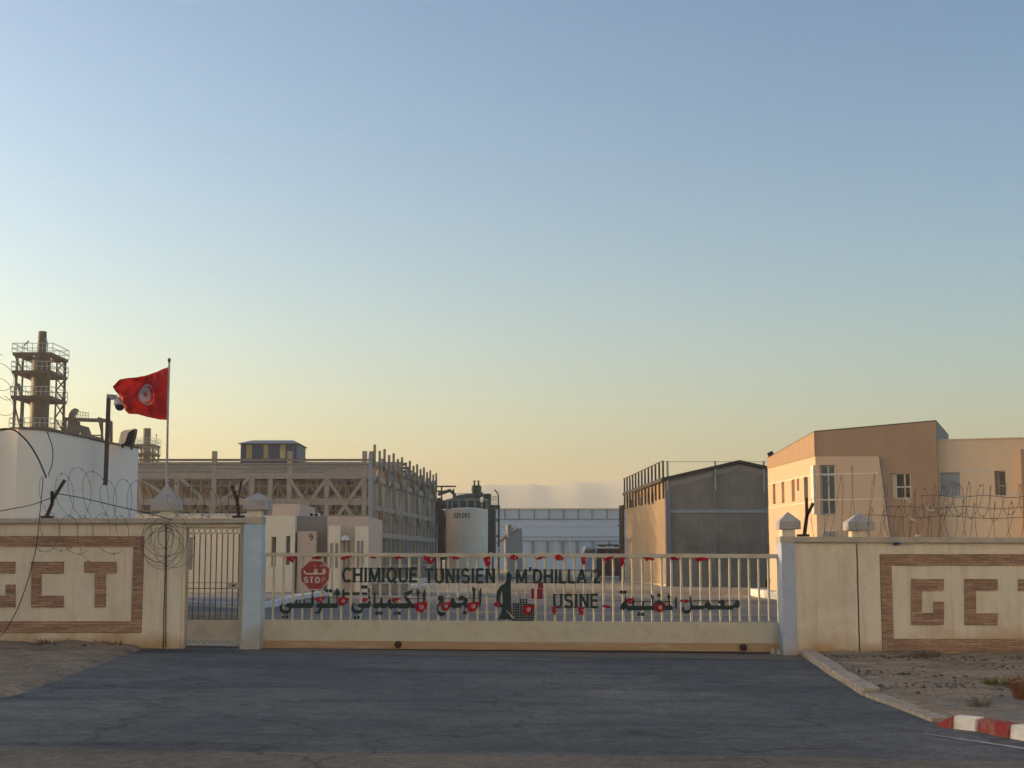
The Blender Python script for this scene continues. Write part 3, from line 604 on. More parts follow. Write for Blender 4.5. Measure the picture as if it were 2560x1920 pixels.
trace('lettering', [
 [(265, 560), (275, 490), (310, 430), (370, 425), (430, 450), (448, 520), (440, 600), (400, 620), (345, 680), (300, 720), (280, 780), (300, 840), (360, 885), (505, 895), (475, 960), (425, 1000), (340, 995), (270, 940), (248, 840), (255, 700), (300, 600), (330, 570)],
 [(400, 610), (600, 625), (620, 560), (660, 495), (725, 480), (735, 540), (750, 600), (790, 630), (930, 630), (990, 590), (965, 555), (835, 570), (850, 500), (900, 430), (950, 430), (1110, 515), (1110, 590), (1060, 620), (1200, 640), (1235, 630), (1240, 330), (1215, 270), (1220, 210), (1255, 170), (1285, 220), (1350, 240), (1305, 330), (1295, 620), (1330, 640), (1330, 770), (1010, 770), (985, 700), (960, 700), (900, 768), (740, 770), (708, 805), (680, 760), (620, 735), (600, 690), (400, 700)],
 [(1410, 310), (1440, 250), (1478, 200), (1485, 330), (1475, 600), (1440, 770), (1420, 740), (1410, 550)],
 dia(1017, 900, 60), [(1008, 770), (1022, 770), (1022, 845), (1008, 845)]], 1070, 1450, k1, sg, m_letter, wires=[(450, 650, 508), (760, 850, 508), (1120, 1400, 508)])
k2 = 170 / 2212
trace('lettering', [
 [(250, 825), (280, 680), (340, 600), (390, 570), (410, 480), (420, 320), (435, 320), (450, 520), (480, 640), (520, 700), (960, 705), (970, 600), (1015, 530), (1030, 600), (1030, 705), (1300, 700), (1290, 560), (1270, 440), (1245, 370), (1270, 330), (1310, 370), (1362, 410), (1340, 480), (1325, 560), (1325, 640), (1420, 580), (1500, 520), (1560, 515), (1620, 580), (1720, 640), (1700, 700), (1840, 690), (1825, 520), (1785, 400), (1810, 320), (1860, 360), (1910, 410), (1880, 480), (1870, 560), (1875, 680), (1930, 695), (1975, 750), (1960, 860), (1900, 850), (1680, 845), (1650, 870), (1300, 850), (700, 850), (640, 860), (500, 860), (470, 820), (430, 780), (400, 845)],
 [(650, 420), (680, 375), (705, 480), (720, 600), (700, 700), (640, 700), (640, 560)],
 [(2030, 560), (2050, 450), (2095, 370), (2105, 560), (2115, 650), (2105, 800), (2070, 860), (2040, 740)],
 dia(293, 263, 66), dia(415, 262, 66), dia(1515, 368, 68), dia(865, 980, 62), dia(990, 982, 62), [(1520, 430), (1535, 430), (1535, 520), (1520, 520)], [(850, 850), (862, 850), (862, 930), (850, 930)]], 1530, 1460, k2, sg, m_letter, wires=[(720, 2030, 575), (1960, 2040, 745)])
k3 = 180 / 2212
trace('lettering', [
 [(165, 770), (195, 700), (205, 560), (225, 560), (220, 700), (250, 790), (330, 805), (420, 770), (425, 620), (400, 450), (410, 390), (440, 330), (455, 420), (475, 560), (500, 655), (865, 660), (885, 590), (930, 530), (1010, 520), (1040, 600), (1080, 655), (1370, 660), (1340, 600), (1285, 600), (1310, 520), (1370, 475), (1440, 480), (1490, 550), (1480, 655), (1700, 655), (1770, 610), (1820, 520), (1890, 470), (1940, 560), (1945, 660), (1905, 770), (1860, 740), (1780, 720), (1730, 785), (1100, 780), (1060, 785), (1030, 810), (960, 780), (900, 725), (840, 780), (460, 785), (430, 860), (340, 915), (260, 915), (200, 870)]], 1690, 1460, k3, sg, m_letter, wires=[(470, 1960, 515)])
# emblem: standing figure beside a lattice tower
k4 = 150 / 1659
em = trace('emblem', [
 [(575, 215), (625, 238), (652, 300), (650, 400), (630, 470), (635, 700), (645, 1100), (650, 1200), (672, 1400), (690, 1535), (240, 1530), (300, 1480), (345, 1380), (375, 1280), (388, 1190), (402, 1060), (402, 850), (380, 760), (360, 620), (400, 560), (440, 560), (495, 480), (500, 400), (498, 300), (525, 240)],
 [(400, 555), (420, 600), (390, 700), (362, 800), (345, 880), (335, 1000), (330, 1100), (400, 1110), (405, 1200), (330, 1195), (262, 1160), (235, 1060), (225, 900), (250, 760), (320, 630)]], 1220, 1410, k4, sg, m_letter)
m = MB(); P4 = lambda x, y: (1220 + x * k4, 1410 + y * k4)
for i in range(9):
    x = 680 + i * 71; top = 1065 if i < 3 else (965 if i < 6 else 1365)
    if i >= 6: top = 1110
    m.px(GT, *P4(x, top), *P4(x + 34, 1538), .036, .046)
for j in range(7):
    y = 1100 + j * 72; m.px(GT, *P4(680, y), *P4(1262, y + 36), .0365, .0475)
for y in (975, 1045): m.px(GT, *P4(870, y), *P4(1095, y + 24), .0365, .0475)
for x, t0 in ((880, 830), (765, 850), (1035, 810), (1065, 810)): m.px(GT, *P4(x, t0), *P4(x + 14, 1110), .0365, .0445)
m.build('tower_symbol', m_letter, em)
m = MB(); m.ppx(GT, [P4(500, 1270), P4(530, 1275), P4(715, 1480), P4(700, 1510), P4(670, 1490)], .053, .056); m.build('staff', m_gate, em)
m = MB()
for y in (1432.5, 1444.5): m.px(GT, 1278, y - 1, 1290, y + 1, .02, .035)
m.build('tie_bar', m_letter, sg)

# track and end stop
m = MB(); a, b = gp(600, 1623), gp(1955, 1633)
m.hexa([(-4.8, YG - .03, G(-4.8) - .02), (4.9, YG - .03, G(4.9) - .02), (4.9, YG + .03, G(4.9) - .02), (-4.8, YG + .03, G(-4.8) - .02), (-4.8, YG - .03, G(-4.8) + .025), (4.9, YG - .03, G(4.9) + .025), (4.9, YG + .03, G(4.9) + .025), (-4.8, YG + .03, G(-4.8) + .025)])
tag(m.build('gate_track', m_iron), 'dark steel rail on the ground under the sliding gate', 'rail')
for k, (px, lab, h) in enumerate(((1936, 'small cream metal stop at the end of the gate track, nearer the gate', 17), (1948, 'small cream metal stop at the end of the gate track, nearer the pillar', 15))):
    p = gp(px, 1634); x = sx(px); m = MB(); y = YG - .16 - .1 * k
    m.hexa([(x - .045, y, G(x)), (x + .035, y, G(x)), (x + .035, y + .12, G(x)), (x - .045, y + .12, G(x)), (x - .03, y, G(x) + h / 140), (x + .01, y, G(x) + h / 140 - .02), (x + .01, y + .12, G(x) + h / 140 - .02), (x - .03, y + .12, G(x) + h / 140)])
    tag(m.build('gate_stop', m_gate, bevel=.006), lab, 'gate stop', 'stops at the end of the gate track')

# ================================================================== STOP SIGN
k5 = 100 / 1659; ox, oy = 740, 1385
ss = thing('stop_sign', GT.P(*GT.hit(789, 1476), .06), 'faded red octagonal stop sign with Arabic and STOP wired to the gate', 'sign')
oc = lambda d: [(590 + d * .4, 248 + d), (1090 - d * .4, 248 + d), (1440 - d, 600 + d * .3), (1420 - d, 1075 - d * .3), (1075 - d * .4, 1495 - d), (560 + d * .4, 1495 - d), (200 + d, 1110 - d * .3), (200 + d, 620 + d * .3)]
q = lambda L: [(ox + x * k5, oy + y * k5) for x, y in L]
m = MB(); m.ppx(GT, q(oc(0)), .075, .085); m.build('border', m_stopw, ss)
m = MB(); m.ppx(GT, q(oc(42)), .086, .089); m.build('face', m_stop, ss)
m = MB()
def R5(L, w): ribbon(m, GT, [GT.hit(*p) for p in q(L)], w * k5 / 140, .0895, .0915)
R5([(370, 680), (385, 750), (430, 800), (500, 820), (840, 815), (1170, 820), (1225, 780), (1230, 680), (1200, 620), (1160, 640), (1135, 700), (1150, 745), (1210, 740)], 62)
R5([(880, 815), (890, 700), (870, 620), (830, 640), (790, 710), (800, 770), (870, 760)], 55)
for (x, y) in ((820, 490), (1075, 480), (1180, 480)): m.ppx(GT, q(dia(x, y, 30)), .0895, .0912)
m.build('arabic_lettering', m_stopw, ss)
for ch, x0, x1, mm_ in (('S', 355, 535, m_stopw), ('T', 600, 740, m_stopw), ('O', 815, 1015, m_stopw), ('P', 1085, 1245, m_stopf)):
    A = q([(x0, 955)])[0]; B = q([(x1, 1195)])[0]
    word(ch, GT, A[0], A[1], B[0], B[1], 3.4, .0895, .0915, 'lettering', mm_, ss, wires=False)
m = MB(); c0 = GT.hit(783, 1474); m.ppx(GT, q([(640, 1500), (810, 1500), (740, 1600), (700, 1600)]), .05, .075); m.tube([GT.P(c0[0], c0[1], .06), GT.P(c0[0] - .01, c0[1] - .14, .05)], .008, 6); m.px(GT, 780, 1420, 792, 1450, .022, .075)
m.build('bracket', m_iron, ss)

# ================================================================== SMALL FLAGS ON THE GATE
def pennant(kind, px, py, sc, label, seed):
    rnd = random.Random(seed)
    shp = {  # top edge, bottom edge (pixels relative to px,py), disc centre or None
     'vee': ([(-11, 0), (0, -1), (13, 0)], [(-9, 3), (3, 15), (13, 3)], (5, 4, 1.8)),
     'lens': ([(-13, 1), (0, -2), (14, -1)], [(-12, 3), (-3, 7), (13, 1)], None),
     'full': ([(-13, -6), (0, -8), (16, -7)], [(-12, 12), (2, 15), (11, 6)], (1, 2, 4.8)),
     'drop': ([(-8, 0), (0, -2), (8, 0)], [(-5, 16), (1, 22), (5, 14)], (4, 6, 1.9)),
     'blob': ([(-10, -5), (0, -9), (12, -4)], [(-9, 5), (1, 9), (14, 3)], (4, 1, 1.7)),
     'strip': ([(-13, 0), (0, -3), (14, 0)], [(-12, 4), (-2, 5), (15, 2)], None)}[kind]
    T, B, dc = shp; ph = rnd.random() * 6; amp = .018 + .012 * rnd.random()
    def ed(E, u):
        u *= 2; i = min(1, int(u)); f = u - i
        return E[i][0] + (E[i + 1][0] - E[i][0]) * f, E[i][1] + (E[i + 1][1] - E[i][1]) * f
    jx = [rnd.uniform(-3.0, 2.6) for _ in range(20)]; rot = rnd.uniform(-.28, .28); cr__, sr__ = math.cos(rot), math.sin(rot)
    def fn(u, v):
        a = ed(T, u); b = ed(B, u); x = a[0] + (b[0] - a[0]) * v; y = a[1] + (b[1] - a[1]) * v + jx[int(u * 10)] * v * .8
        x, y = x * cr__ - y * sr__, x * sr__ + y * cr__
        s, z = GT.hit(px + x * sc, py + y * sc)
        return GT.P(s, z, .085 + amp * math.sin(u * 9 + ph + v * 2) * (.3 + v))
    m = MB(); m.grid(10, 6, fn); o = m.build('small_flag', m_pred, smooth=True, fix=False); tag(o, label, 'flag', 'small red flags strung on the gate')
    if dc:
        s, z = GT.hit(px + dc[0] * sc, py + dc[1] * sc); r = dc[2] * sc / 140; m = MB()
        def disc(cx, cz, rr, o_, mi):
            m.cur = mi; n = 14; m.add([GT.P(cx + rr * math.cos(2 * math.pi * i / n), cz + rr * math.sin(2 * math.pi * i / n), o_) for i in range(n)], [list(range(n))])
        disc(s, z, r, .118, 0)
        if r > .03: disc(s + r * .05, z, r * .72, .120, 1); disc(s + r * .2, z, r * .55, .122, 0); disc(s + r * .25, z, r * .25, .124, 1)
        m.build('white_disc', [m_pwht, m_pred], o, fix=False)
TOP = [(728, 'vee', 1.1, 'small red flag hanging from the top rail left of the stop sign'), (794, 'lens', 1.1, 'small red flag folded flat right above the stop sign'), (865, 'lens', 1.1, 'small red flag on the top rail above the C of CHIMIQUE'),
 (934, 'strip', .7, 'thin scrap of red flag on the top rail above the M of CHIMIQUE'), (998, 'strip', 1.0, 'narrow twisted red flag on the top rail above the U of CHIMIQUE'), (1002 + 1000, None, 0, ''),
 (1000 + 0, None, 0, ''), (1073, 'vee', 1.3, 'crumpled red flag on the top rail above the T of TUNISIEN'), (1138, 'strip', 1.0, 'thin twisted red flag on the top rail above the I of TUNISIEN'),
 (1217, 'drop', 1.2, 'long drooping red flag on the top rail above the last N of TUNISIEN'), (1284, 'blob', .9, 'glinting red flag on the top rail just right of the emblem head'), (1350, 'strip', .9, 'thin red and white flag on the top rail above the D of DHILLA'),
 (1396, 'blob', .95, 'bright red flag bunched over the top rail above the two Ls of DHILLA'), (1459, 'drop', .9, 'red flag drooping from the top rail above the A of DHILLA'), (1519, 'lens', 1.1, 'dark red flag on the top rail just right of the figure 2'),
 (1556, 'drop', 1.0, 'drooping red flag on the top rail above the first Arabic dots of the right word'), (1621, 'lens', 1.15, 'folded red flag on the top rail, third from the right end'), (1685, 'strip', 1.0, 'thin red flag on the top rail, second from the right end'), (1751, 'lens', 1.5, 'wide red flag on the top rail, nearest the right pillar')]
i_ = 0
for px, kd, sc, lab in TOP:
    if kd: pennant(kd, px, 1392 + (px - 650) * .003, sc, lab, 100 + i_); i_ += 1
pennant('vee', 998 - 2, 1391, .01, 'x', 1) if False else None
LOW = [(798, 1494, 'vee', 1.15, 'red flag tied over the middle of the leftmost Arabic word'), (859, 1500, 'full', .95, 'red flag at the right end of the leftmost Arabic word'), (913, 1499, 'blob', .62, 'tiny bunched red flag at the left of the second Arabic word'),
 (988, 1500, 'blob', .75, 'small bunched red flag over the middle of the second Arabic word'), (1053, 1514, 'full', 1.15, 'open red flag with white disc at the right end of the second Arabic word'), (1115, 1513, 'full', .95, 'red flag with white disc at the left of the third Arabic word'),
 (1183, 1513, 'full', 1.1, 'red flag with white disc at the right of the third Arabic word'), (1243, 1511, 'blob', .8, 'small red flag at the elbow of the emblem figure'), (1320, 1521, 'full', 1.1, 'red flag with white disc pinned on the lattice tower emblem'),
 (1387, 1517, 'drop', .95, 'red flag drooping below the U of USINE'), (1452, 1519, 'drop', 1.0, 'bright red flag drooping below the N of USINE'), (1517, 1515, 'strip', .95, 'thin red flag on the bars right of the word USINE'),
 (1573, 1502, 'blob', .9, 'sunlit red flag over the left end of the fourth Arabic word'), (1648, 1516, 'full', 1.0, 'red flag with white disc over the right of the fourth Arabic word'), (1711, 1501, 'strip', 1.0, 'thin red flag beside the tail of the rightmost Arabic word')]
for i, (px, py, kd, sc, lab) in enumerate(LOW): pennant(kd, px, py, sc, lab, 200 + i)

# ================================================================== BIG FLAG AND POLE
YF = 28.2
FP = PL((0, YF), (1, YF))
fpole = thing('flagpole', FP.P(*FP.hit(414, 1285)), 'slim leaning grey flagpole behind the left wall', 'flagpole')
def fpt(px, py, o=0): a, z = FP.hit(px, py); return FP.P(a, z, o)
m = MB(); m.tube([fpt(415.5, 1300), fpt(419, 1060), fpt(423, 903)], [.024, .022, .020], 10); m.build('pole', m_lgrey, fpole, smooth=True)
m = MB(); m.tube([fpt(423, 905), fpt(423.2, 896)], [.03, .028], 10); m.build('finial', m_iron, fpole)
Te = [(423, 917), (400, 925), (375, 935), (345, 943), (322, 944), (300, 950), (285, 966)]; Be = [(420, 1050), (400, 1049), (370, 1043), (345, 1036), (320, 1034), (312, 1024), (299, 1000)]
def ed(E, u):
    n = len(E) - 1; u *= n; i = min(n - 1, int(u)); f = u - i
    return E[i][0] + (E[i + 1][0] - E[i][0]) * f, E[i][1] + (E[i + 1][1] - E[i][1]) * f
def ff(u, v):
    a = ed(Te, u); b = ed(Be, u); x = a[0] + (b[0] - a[0]) * v; y = a[1] + (b[1] - a[1]) * v
    o = .10 * u * math.sin(u * 8 + v * 3.2) + .05 * math.sin(v * 9 - u * 7) * min(1, u * 3) + .035 * mn.noise(Vector((u * 7, v * 6, 0))) * 2 * min(1, u * 4)
    return fpt(x, y, o)
m = MB(); NXf, NYf = 150, 110; m.grid(NXf, NYf, ff); m.mi = []
for j in range(NYf):
    for i in range(NXf):
        u = (i + .5) / NXf; v = (j + .5) / NYf; a = ed(Te, u); b = ed(Be, u); x = a[0] + (b[0] - a[0]) * v; y = a[1] + (b[1] - a[1]) * v
        dx = (x - 366) / 18.5; dy = (y - 986) / 26.5; mi = 0
        if dx * dx + dy * dy < 1: mi = 1
        d1 = ((x - 369) / 15) ** 2 + ((y - 986) / 22) ** 2; d2 = ((x - 365) / 12) ** 2 + ((y - 986) / 18) ** 2
        if d1 < 1 and d2 > 1: mi = 0
        ang = math.atan2(y - 986, x - 363); rr = math.hypot(x - 363, (y - 986) * .75); st = 3.2 + 4.8 * max(0, math.cos(2.5 * ((ang + math.pi) % (2 * math.pi / 5) * 2 - 2 * math.pi / 5) * .5)) ** 2
        if rr < st * .85: mi = 0
        m.mi.append(mi)
fl = m.build('national_flag', [m_flag, m_flagw], smooth=True, fix=False)
tag(fl, 'large red flag with white disc, crescent and star flying from the pole', 'flag')

# ================================================================== RAZOR WIRE, BRACKETS, CABLES
def coil(name, label, pts, rads, turns, seed, yq=.9, tilt=.35, grp=None, wr_=.0038, barbs=True):
    rnd = random.Random(seed); P = []; N = int(turns * 26); ph = rnd.random() * 6
    for i in range(N + 1):
        f = i / N; g_ = f * (len(pts) - 1); k = min(len(pts) - 2, int(g_)); fr = g_ - k
        c = pts[k].lerp(pts[k + 1], fr); r = rads[k] + (rads[k + 1] - rads[k]) * fr
        tt = 2 * math.pi * turns * f + ph; w = 1 + .5 * mn.noise(Vector((f * turns * 1.3, seed, 0)))
        P.append(c + Vector((r * tilt * math.cos(tt) * w + .16 * mn.noise(Vector((f * turns * 1.7, 5, seed))), r * yq * math.cos(tt + .5), r * w * math.sin(tt))))
    m = MB(); m.tube(P, wr_, 5)
    if barbs:
        for i in range(0, N, 3):
            p = P[i]; d = (P[i + 1] - p).normalized(); s_ = d.cross(Vector((0, 1, .3))).normalized() * .026
            m.bar(p - s_, p + s_, .014, .003)
    return tag(m.build(name, m_wire), label, 'razor wire', grp)
V = lambda px, py, Y=YW + .1: W(px, py, Y)
coil('razor_wire', 'loose razor wire loops rising over the wall coping beside the left rusty bracket', [V(125, 1245), V(200, 1230), V(270, 1250), V(340, 1262), V(390, 1250)], [.40, .46, .40, .42, .36], 8, 3, grp='razor wire on the left wall')
coil('razor_wire', 'sagging razor wire hanging in front of the left wall above the stone frame', [V(100, 1330, YW - .3), V(170, 1335, YW - .3), V(240, 1350, YW - .3), V(320, 1330, YW - .25)], [.3, .34, .38, .3], 5, 5, grp='razor wire on the left wall')
coil('razor_wire', 'thin tangled razor wire between the bell cap and the blue pillar', [V(440, 1250), V(500, 1262), V(560, 1262), V(606, 1270)], [.30, .26, .34, .24], 6, 8, grp='razor wire on the left wall')
coil('razor_wire', 'large open razor wire loops on the right wall above the pyramid caps', [V(2040, 1280), V(2100, 1262), V(2180, 1268), V(2260, 1285), V(2330, 1300)], [.52, .60, .55, .50, .42], 8, 11, grp='razor wire on the right wall')
coil('razor_wire', 'upper row of evenly spaced razor wire loops in front of the tan building', [V(2270, 1262, YW + .3), V(2360, 1252, YW + .3), V(2460, 1250, YW + .3), V(2620, 1255, YW + .3)], [.26, .28, .30, .30], 13, 13, tilt=.5, grp='razor wire on the right wall')
coil('razor_wire', 'lower row of razor wire loops resting on the right wall coping', [V(2150, 1315), V(2300, 1312), V(2420, 1305), V(2620, 1308)], [.30, .34, .36, .36], 14, 17, tilt=.45, grp='razor wire on the right wall')
for (px0, py0, px1, py1, lab) in ((2300, 1240, 2620, 1242, 'topmost straight wire strung across the right wall loops'), (2210, 1268, 2620, 1270, 'middle straight wire strung across the right wall loops'), (2130, 1289, 2620, 1296, 'lowest straight wire strung across the right wall loops')):
    m = MB(); a, b = V(px0, py0, YW + .2), V(px1, py1, YW + .2); m.tube([a.lerp(b, i / 12) + Vector((0, 0, .02 * math.sin(i * 1.3))) for i in range(13)], .0055, 5)
    tag(m.build('strung_wire', m_wire), lab, 'wire', 'straight wires on the right wall')
def bracket(label, segs, foot):
    t = thing('wire_bracket', V(*foot), label, 'bracket', 'rusty brackets on the wall')
    for (a, b, w) in segs: m = MB(); m.bar(V(*a), V(*b), w, .05, up=(0, 1, 0)); m.build('arm', m_iron, t)
    m = MB(); f = V(*foot); m.box(f.x - .10, f.x + .10, f.y - .08, f.y + .08, f.z - .01, f.z + .03); m.build('foot_plate', m_iron, t)
bracket('bent Y shaped rusty bracket on the far left wall coping', [((116, 1293), (131, 1258), .055), ((131, 1258), (130, 1228), .05), ((129, 1254), (162, 1200), .05)], (118, 1294))
bracket('bent rusty bracket on the coping just left of the blue pillar', [((597, 1292), (593, 1252), .055), ((593, 1252), (580, 1214), .055), ((594, 1250), (604, 1202), .03)], (597, 1293))
bracket('Y shaped rusty bracket on the coping just right of the right gate pillar', [((2011, 1338), (2017, 1290), .06), ((2017, 1290), (2016, 1245), .05), ((2016, 1292), (2033, 1258), .05)], (2008, 1340))
def cable(label, pts, r, mt=m_cable, name='cable', grp='cables at the left wall'):
    P = []                                                        # Catmull-Rom through the points
    q_ = [pts[0]] + pts + [pts[-1]]
    for i in range(1, len(q_) - 2):
        for k in range(8):
            t = k / 8; a, b, c, d = q_[i - 1], q_[i], q_[i + 1], q_[i + 2]
            P.append(.5 * ((2 * b) + (c - a) * t + (2 * a - 5 * b + 4 * c - d) * t * t + (3 * b - a - 3 * c + d) * t ** 3))
    P.append(pts[-1]); m = MB(); m.tube(P, r, 6); return tag(m.build(name, mt, smooth=True), label, 'cable', grp)
Yc = YW - .35
cable('thick black cable curving over the white building at far left', [V(-60, 1085, 30), V(20, 1072, 30), V(60, 1095, 30), V(92, 1140, 30), V(116, 1195, 30)], .017)
cable('thin grey cable curving beside the thick black one', [V(118, 1080, 31), V(131, 1120, 31), V(130, 1160, 31), V(121, 1185, 31)], .011)
cable('thin black cable hanging down the left wall to the ground', [V(108, 1195, Yc), V(100, 1280, Yc), V(90, 1370, Yc), V(68, 1455, Yc), V(40, 1530, Yc), V(2, 1590, Yc), V(-40, 1620, Yc)], .008)
cable('thin cable sagging from the left edge to the Y bracket', [V(-40, 1285, YW), V(30, 1272, YW), V(80, 1262, YW), V(128, 1244, YW)], .008)
cable('thin cable running from the Y bracket to the bell cap', [V(130, 1232, YW), V(200, 1244, YW), V(290, 1265, YW), V(385, 1287, YW), V(430, 1300, YW - .2)], .008)
# hanging bundle of cable coils on the pilaster
rnd = random.Random(4); m = MB()
for i in range(9):
    cx, cz = rnd.uniform(388, 440), rnd.uniform(1330, 1375); r = rnd.uniform(24, 58) / 140; sq = rnd.uniform(.55, 1.1); ph = rnd.random()
    c = V(cx, cz, YW - .12 - i * .012); m.tube([c + Vector((r * sq * math.cos(a / 20 * 2 * math.pi + ph) + .07 * mn.noise(Vector((a * .35, i, 0))), .04 * math.sin(a * .5), r * math.sin(a / 20 * 2 * math.pi + ph))) for a in range(21)], .0042, 5)
tag(m.build('cable_coil', m_wire), 'tangled bundle of coiled cable hanging in front of the pilaster left of the small gate', 'cable coil')
m = MB(); m.tube([V(415, 1297, YW - .06), V(416, 1400, YW - .07), V(414, 1618, YW - .06)], .009, 6); tag(m.build('drain_pipe', m_iron), 'thin dark vertical pipe down the pilaster under the bell cap', 'pipe')

# loops far left against sky
coil('razor_wire', 'thin wire loops against the sky at the left edge beside the tower', [V(-8, 920, 29), V(4, 960, 29), V(0, 1020, 29)], [.30, .28, .3], 3, 21, tilt=.6, grp='razor wire on the left wall', wr_=.005, barbs=False)

# ================================================================== WHITE BUILDING ON THE LEFT
wb = thing('white_building', (-14, 42, 0), 'tall plain white building with a rounded corner behind the left wall', 'building')
pts = [(-25.5, 38.6), (-13.1, 37.95), (-12.6, 37.62), (-12.3, 37.7), (-12.1, 37.95), (-11.9, 38.6), (-11.78, 39.4), (-11.6, 41.9), (-11.2, 44.3), (-15.5, 45.2), (-15.5, 58), (-25.5, 58)]
zt = (1396 - 1077) / F * 37.9 + CAMZ
m = MB(); m.prism(pts, -.4, zt); m.build('wall', m_wwall, wb, smooth=True)
m = MB(); m.prism([(x * 1.0 + (.04 if x > -20 else 0), y - .03) for x, y in pts], zt + .001, zt + .05); m.build('parapet_edge', mat('brown_edge', (.2, .15, .13)), wb)
# camera pole
cpole = thing('camera_pole', W(268, 1213, 41.0), 'thin dark pole carrying a dome camera above the white building', 'camera pole')
Q = lambda px, py, Y=41.0: W(px, py, Y)
m = MB(); m.bar(Q(263.5, 1213), Q(272, 990), .10, .10); m.build('post', m_steeld, cpole)
m = MB(); m.bar(Q(268, 990), Q(292, 992), .13, .10); m.bar(Q(280, 988), Q(283, 998), .2, .1); m.build('arm', m_lgrey, cpole)
m = MB(); c = Q(300, 1003); m.lathe((c.x, c.y), [(.06, c.z + .12), (.16, c.z + .02), (.17, c.z - .10), (.15, c.z - .11)][::-1], 16); m.bar(Q(290, 994), Q(300, 996), .05); dm = m.build('camera_housing', m_lgrey, cpole, smooth=True)
m = MB(); m.lathe((c.x, c.y), [(.02, c.z - .27), (.09, c.z - .24), (.135, c.z - .17), (.14, c.z - .112)], 16); m.build('camera_dome', m_black, dm, smooth=True)
# floodlight
fl_ = thing('floodlight', W(318, 1120, 42.5), 'boxy floodlight with a dark face on the edge of the white building', 'floodlight')
FL = PL((0, 42.5), (1, 42.5))
m = MB(); m.ppx(FL, [(298, 1106), (303, 1082), (312, 1076), (338, 1072.5), (326, 1078), (318, 1100), (312, 1112), (300, 1112)], -.3, .06); m.build('housing', m_tank, fl_)
m = MB(); m.ppx(FL, [(338.5, 1072), (336, 1088), (329, 1114), (302, 1112), (313, 1108), (322, 1082)], -.25, .065); m.build('lens', m_black, fl_)
m = MB(); m.px(FL, 326, 1112, 329, 1124, -.1, .0); m.px(FL, 304, 1110, 307, 1120, -.1, 0); m.build('bracket', m_iron, fl_)

# ================================================================== PROCESS TOWERS
def ptower(Y, label, x0, x1, levels, prof, cx, dep, lamps, grp):
    t = thing('process_tower', (W((x0 + x1) / 2, 1396, Y).x, Y, 0), label, 'industrial tower', grp)
    p = PL((0, Y), (1, Y)); a0, a1 = p.hit(x0, 1000)[0], p.hit(x1, 1000)[0]; d = dep
    zz = [p.hit(500, y)[1] for y in levels]; prev = -.5
    inset = [(0, 0)] * len(levels)
    ax, bx = a0, a1
    for s0 in (0, 1):
        for s1 in (0, 1):
            m = MB(); m.bar((a1 if s0 else a0, Y + d * s1, -.5), ((a1 - .15) if s0 else (a0 + .35), Y + d * s1, zz[-1]), .22); m.build('leg', m_steeld, t)
    for i, z in enumerate(zz):
        m = MB(); w = .28; e = .12
        for yy in (Y, Y + d): m.bar((a0 - e, yy, z), (a1 + e, yy, z), w, .34)
        for xx in (a0, a1, (a0 + a1) / 2 - 1.3, (a0 + a1) / 2 + 1.3): m.bar((xx, Y, z), (xx, Y + d, z), w * .8, .3)
        m.box(a0, a0 + (a1 - a0) * .25, Y + .1, Y + d - .1, z + .15, z + .2); m.box(a1 - (a1 - a0) * .25, a1, Y + .1, Y + d - .1, z + .15, z + .2)
        m.build('platform', m_steeld, t)
        m = MB(); h = 1.1
        for zz_ in (z + .6, z + h):
            for yy in (Y - .1, Y + d + .1): m.bar((a0 - .2, yy, zz_), (a1 + .2, yy, zz_), .06)
            for xx in (a0 - .2, a1 + .2): m.bar((xx, Y - .1, zz_), (xx, Y + d + .1, zz_), .06)
        for k in range(9):
            for yy in (Y - .1, Y + d + .1): x = a0 - .2 + (a1 - a0 + .4) * k / 8; m.bar((x, yy, z + .1), (x, yy, z + h), .05)
        m.build('railing', m_rail, t)
        if i < len(zz):
            zl = prev if i else zz[0] - 4.5
            for yy in (Y, Y + d):
                ml = a0 + (a1 - a0) * .25; mr_ = a1 - (a1 - a0) * .27; zm = (z + zl) / 2
                for A_, B_, w_ in (((a0, yy, z), (ml, yy, zl), .13), ((a1, yy, z), (mr_, yy, zm), .13), ((mr_, yy, zm), (a1, yy, zl), .13), ((mr_, yy, z), (a1, yy, zm), .11), ((mr_, yy, z), (mr_, yy, zl), .15), ((ml, yy, z), (ml, yy, zl), .15)):
                    m = MB(); m.bar(A_, B_, w_); m.build('brace', m_steeld, t)
        prev = z
    p2 = PL((0, Y + d / 2), (1, Y + d / 2)); c = p2.hit(cx, 1000)[0]
    m = MB(); pr = [(w / 2 / F * (Y + d / 2), p2.hit(500, y)[1]) for y, w in prof]; m.lathe((c, Y + d / 2), sorted(pr, key=lambda q: q[1]), 24); m.build('vessel', m_vess, t, smooth=True)
    m = MB(); zc = zz[-2] if len(zz) > 1 else zz[0]
    m.tube([(c - 1.0, Y + .3, -0.5), (c - 1.0, Y + .3, zc - 3), (c - 1.5, Y + .3, zc - 1.2)], .18, 8); m.tube([(c - 1.9, Y + .5, 0), (c - 1.9, Y + .5, zc - 1.5)], .12, 8); m.build('pipe', m_vess, t, smooth=True)
    for (lx, ly, lx2, ly2) in lamps:
        m = MB(); A = W(lx, levels[-1] - 0, Y); B = W(lx, ly, Y); Cc = W(lx2, ly2, Y); m.bar(A, B, .06); m.bar(B, Cc, .2, .1); m.build('lamp', m_lgrey, t)
    return t
ptower(150, 'tall braced steel tower around a tapering dark stack, far left', 31, 123, [1072, 993, 930, 885], [(1110, 46), (1075, 46), (1000, 46), (994, 46), (935, 46), (926, 47), (907, 46), (896, 38), (884, 30), (880, 22), (829, 21)], 100, 5.4, [(60, 864, 72, 852), (118, 860, 115, 846)], 'steel process towers')
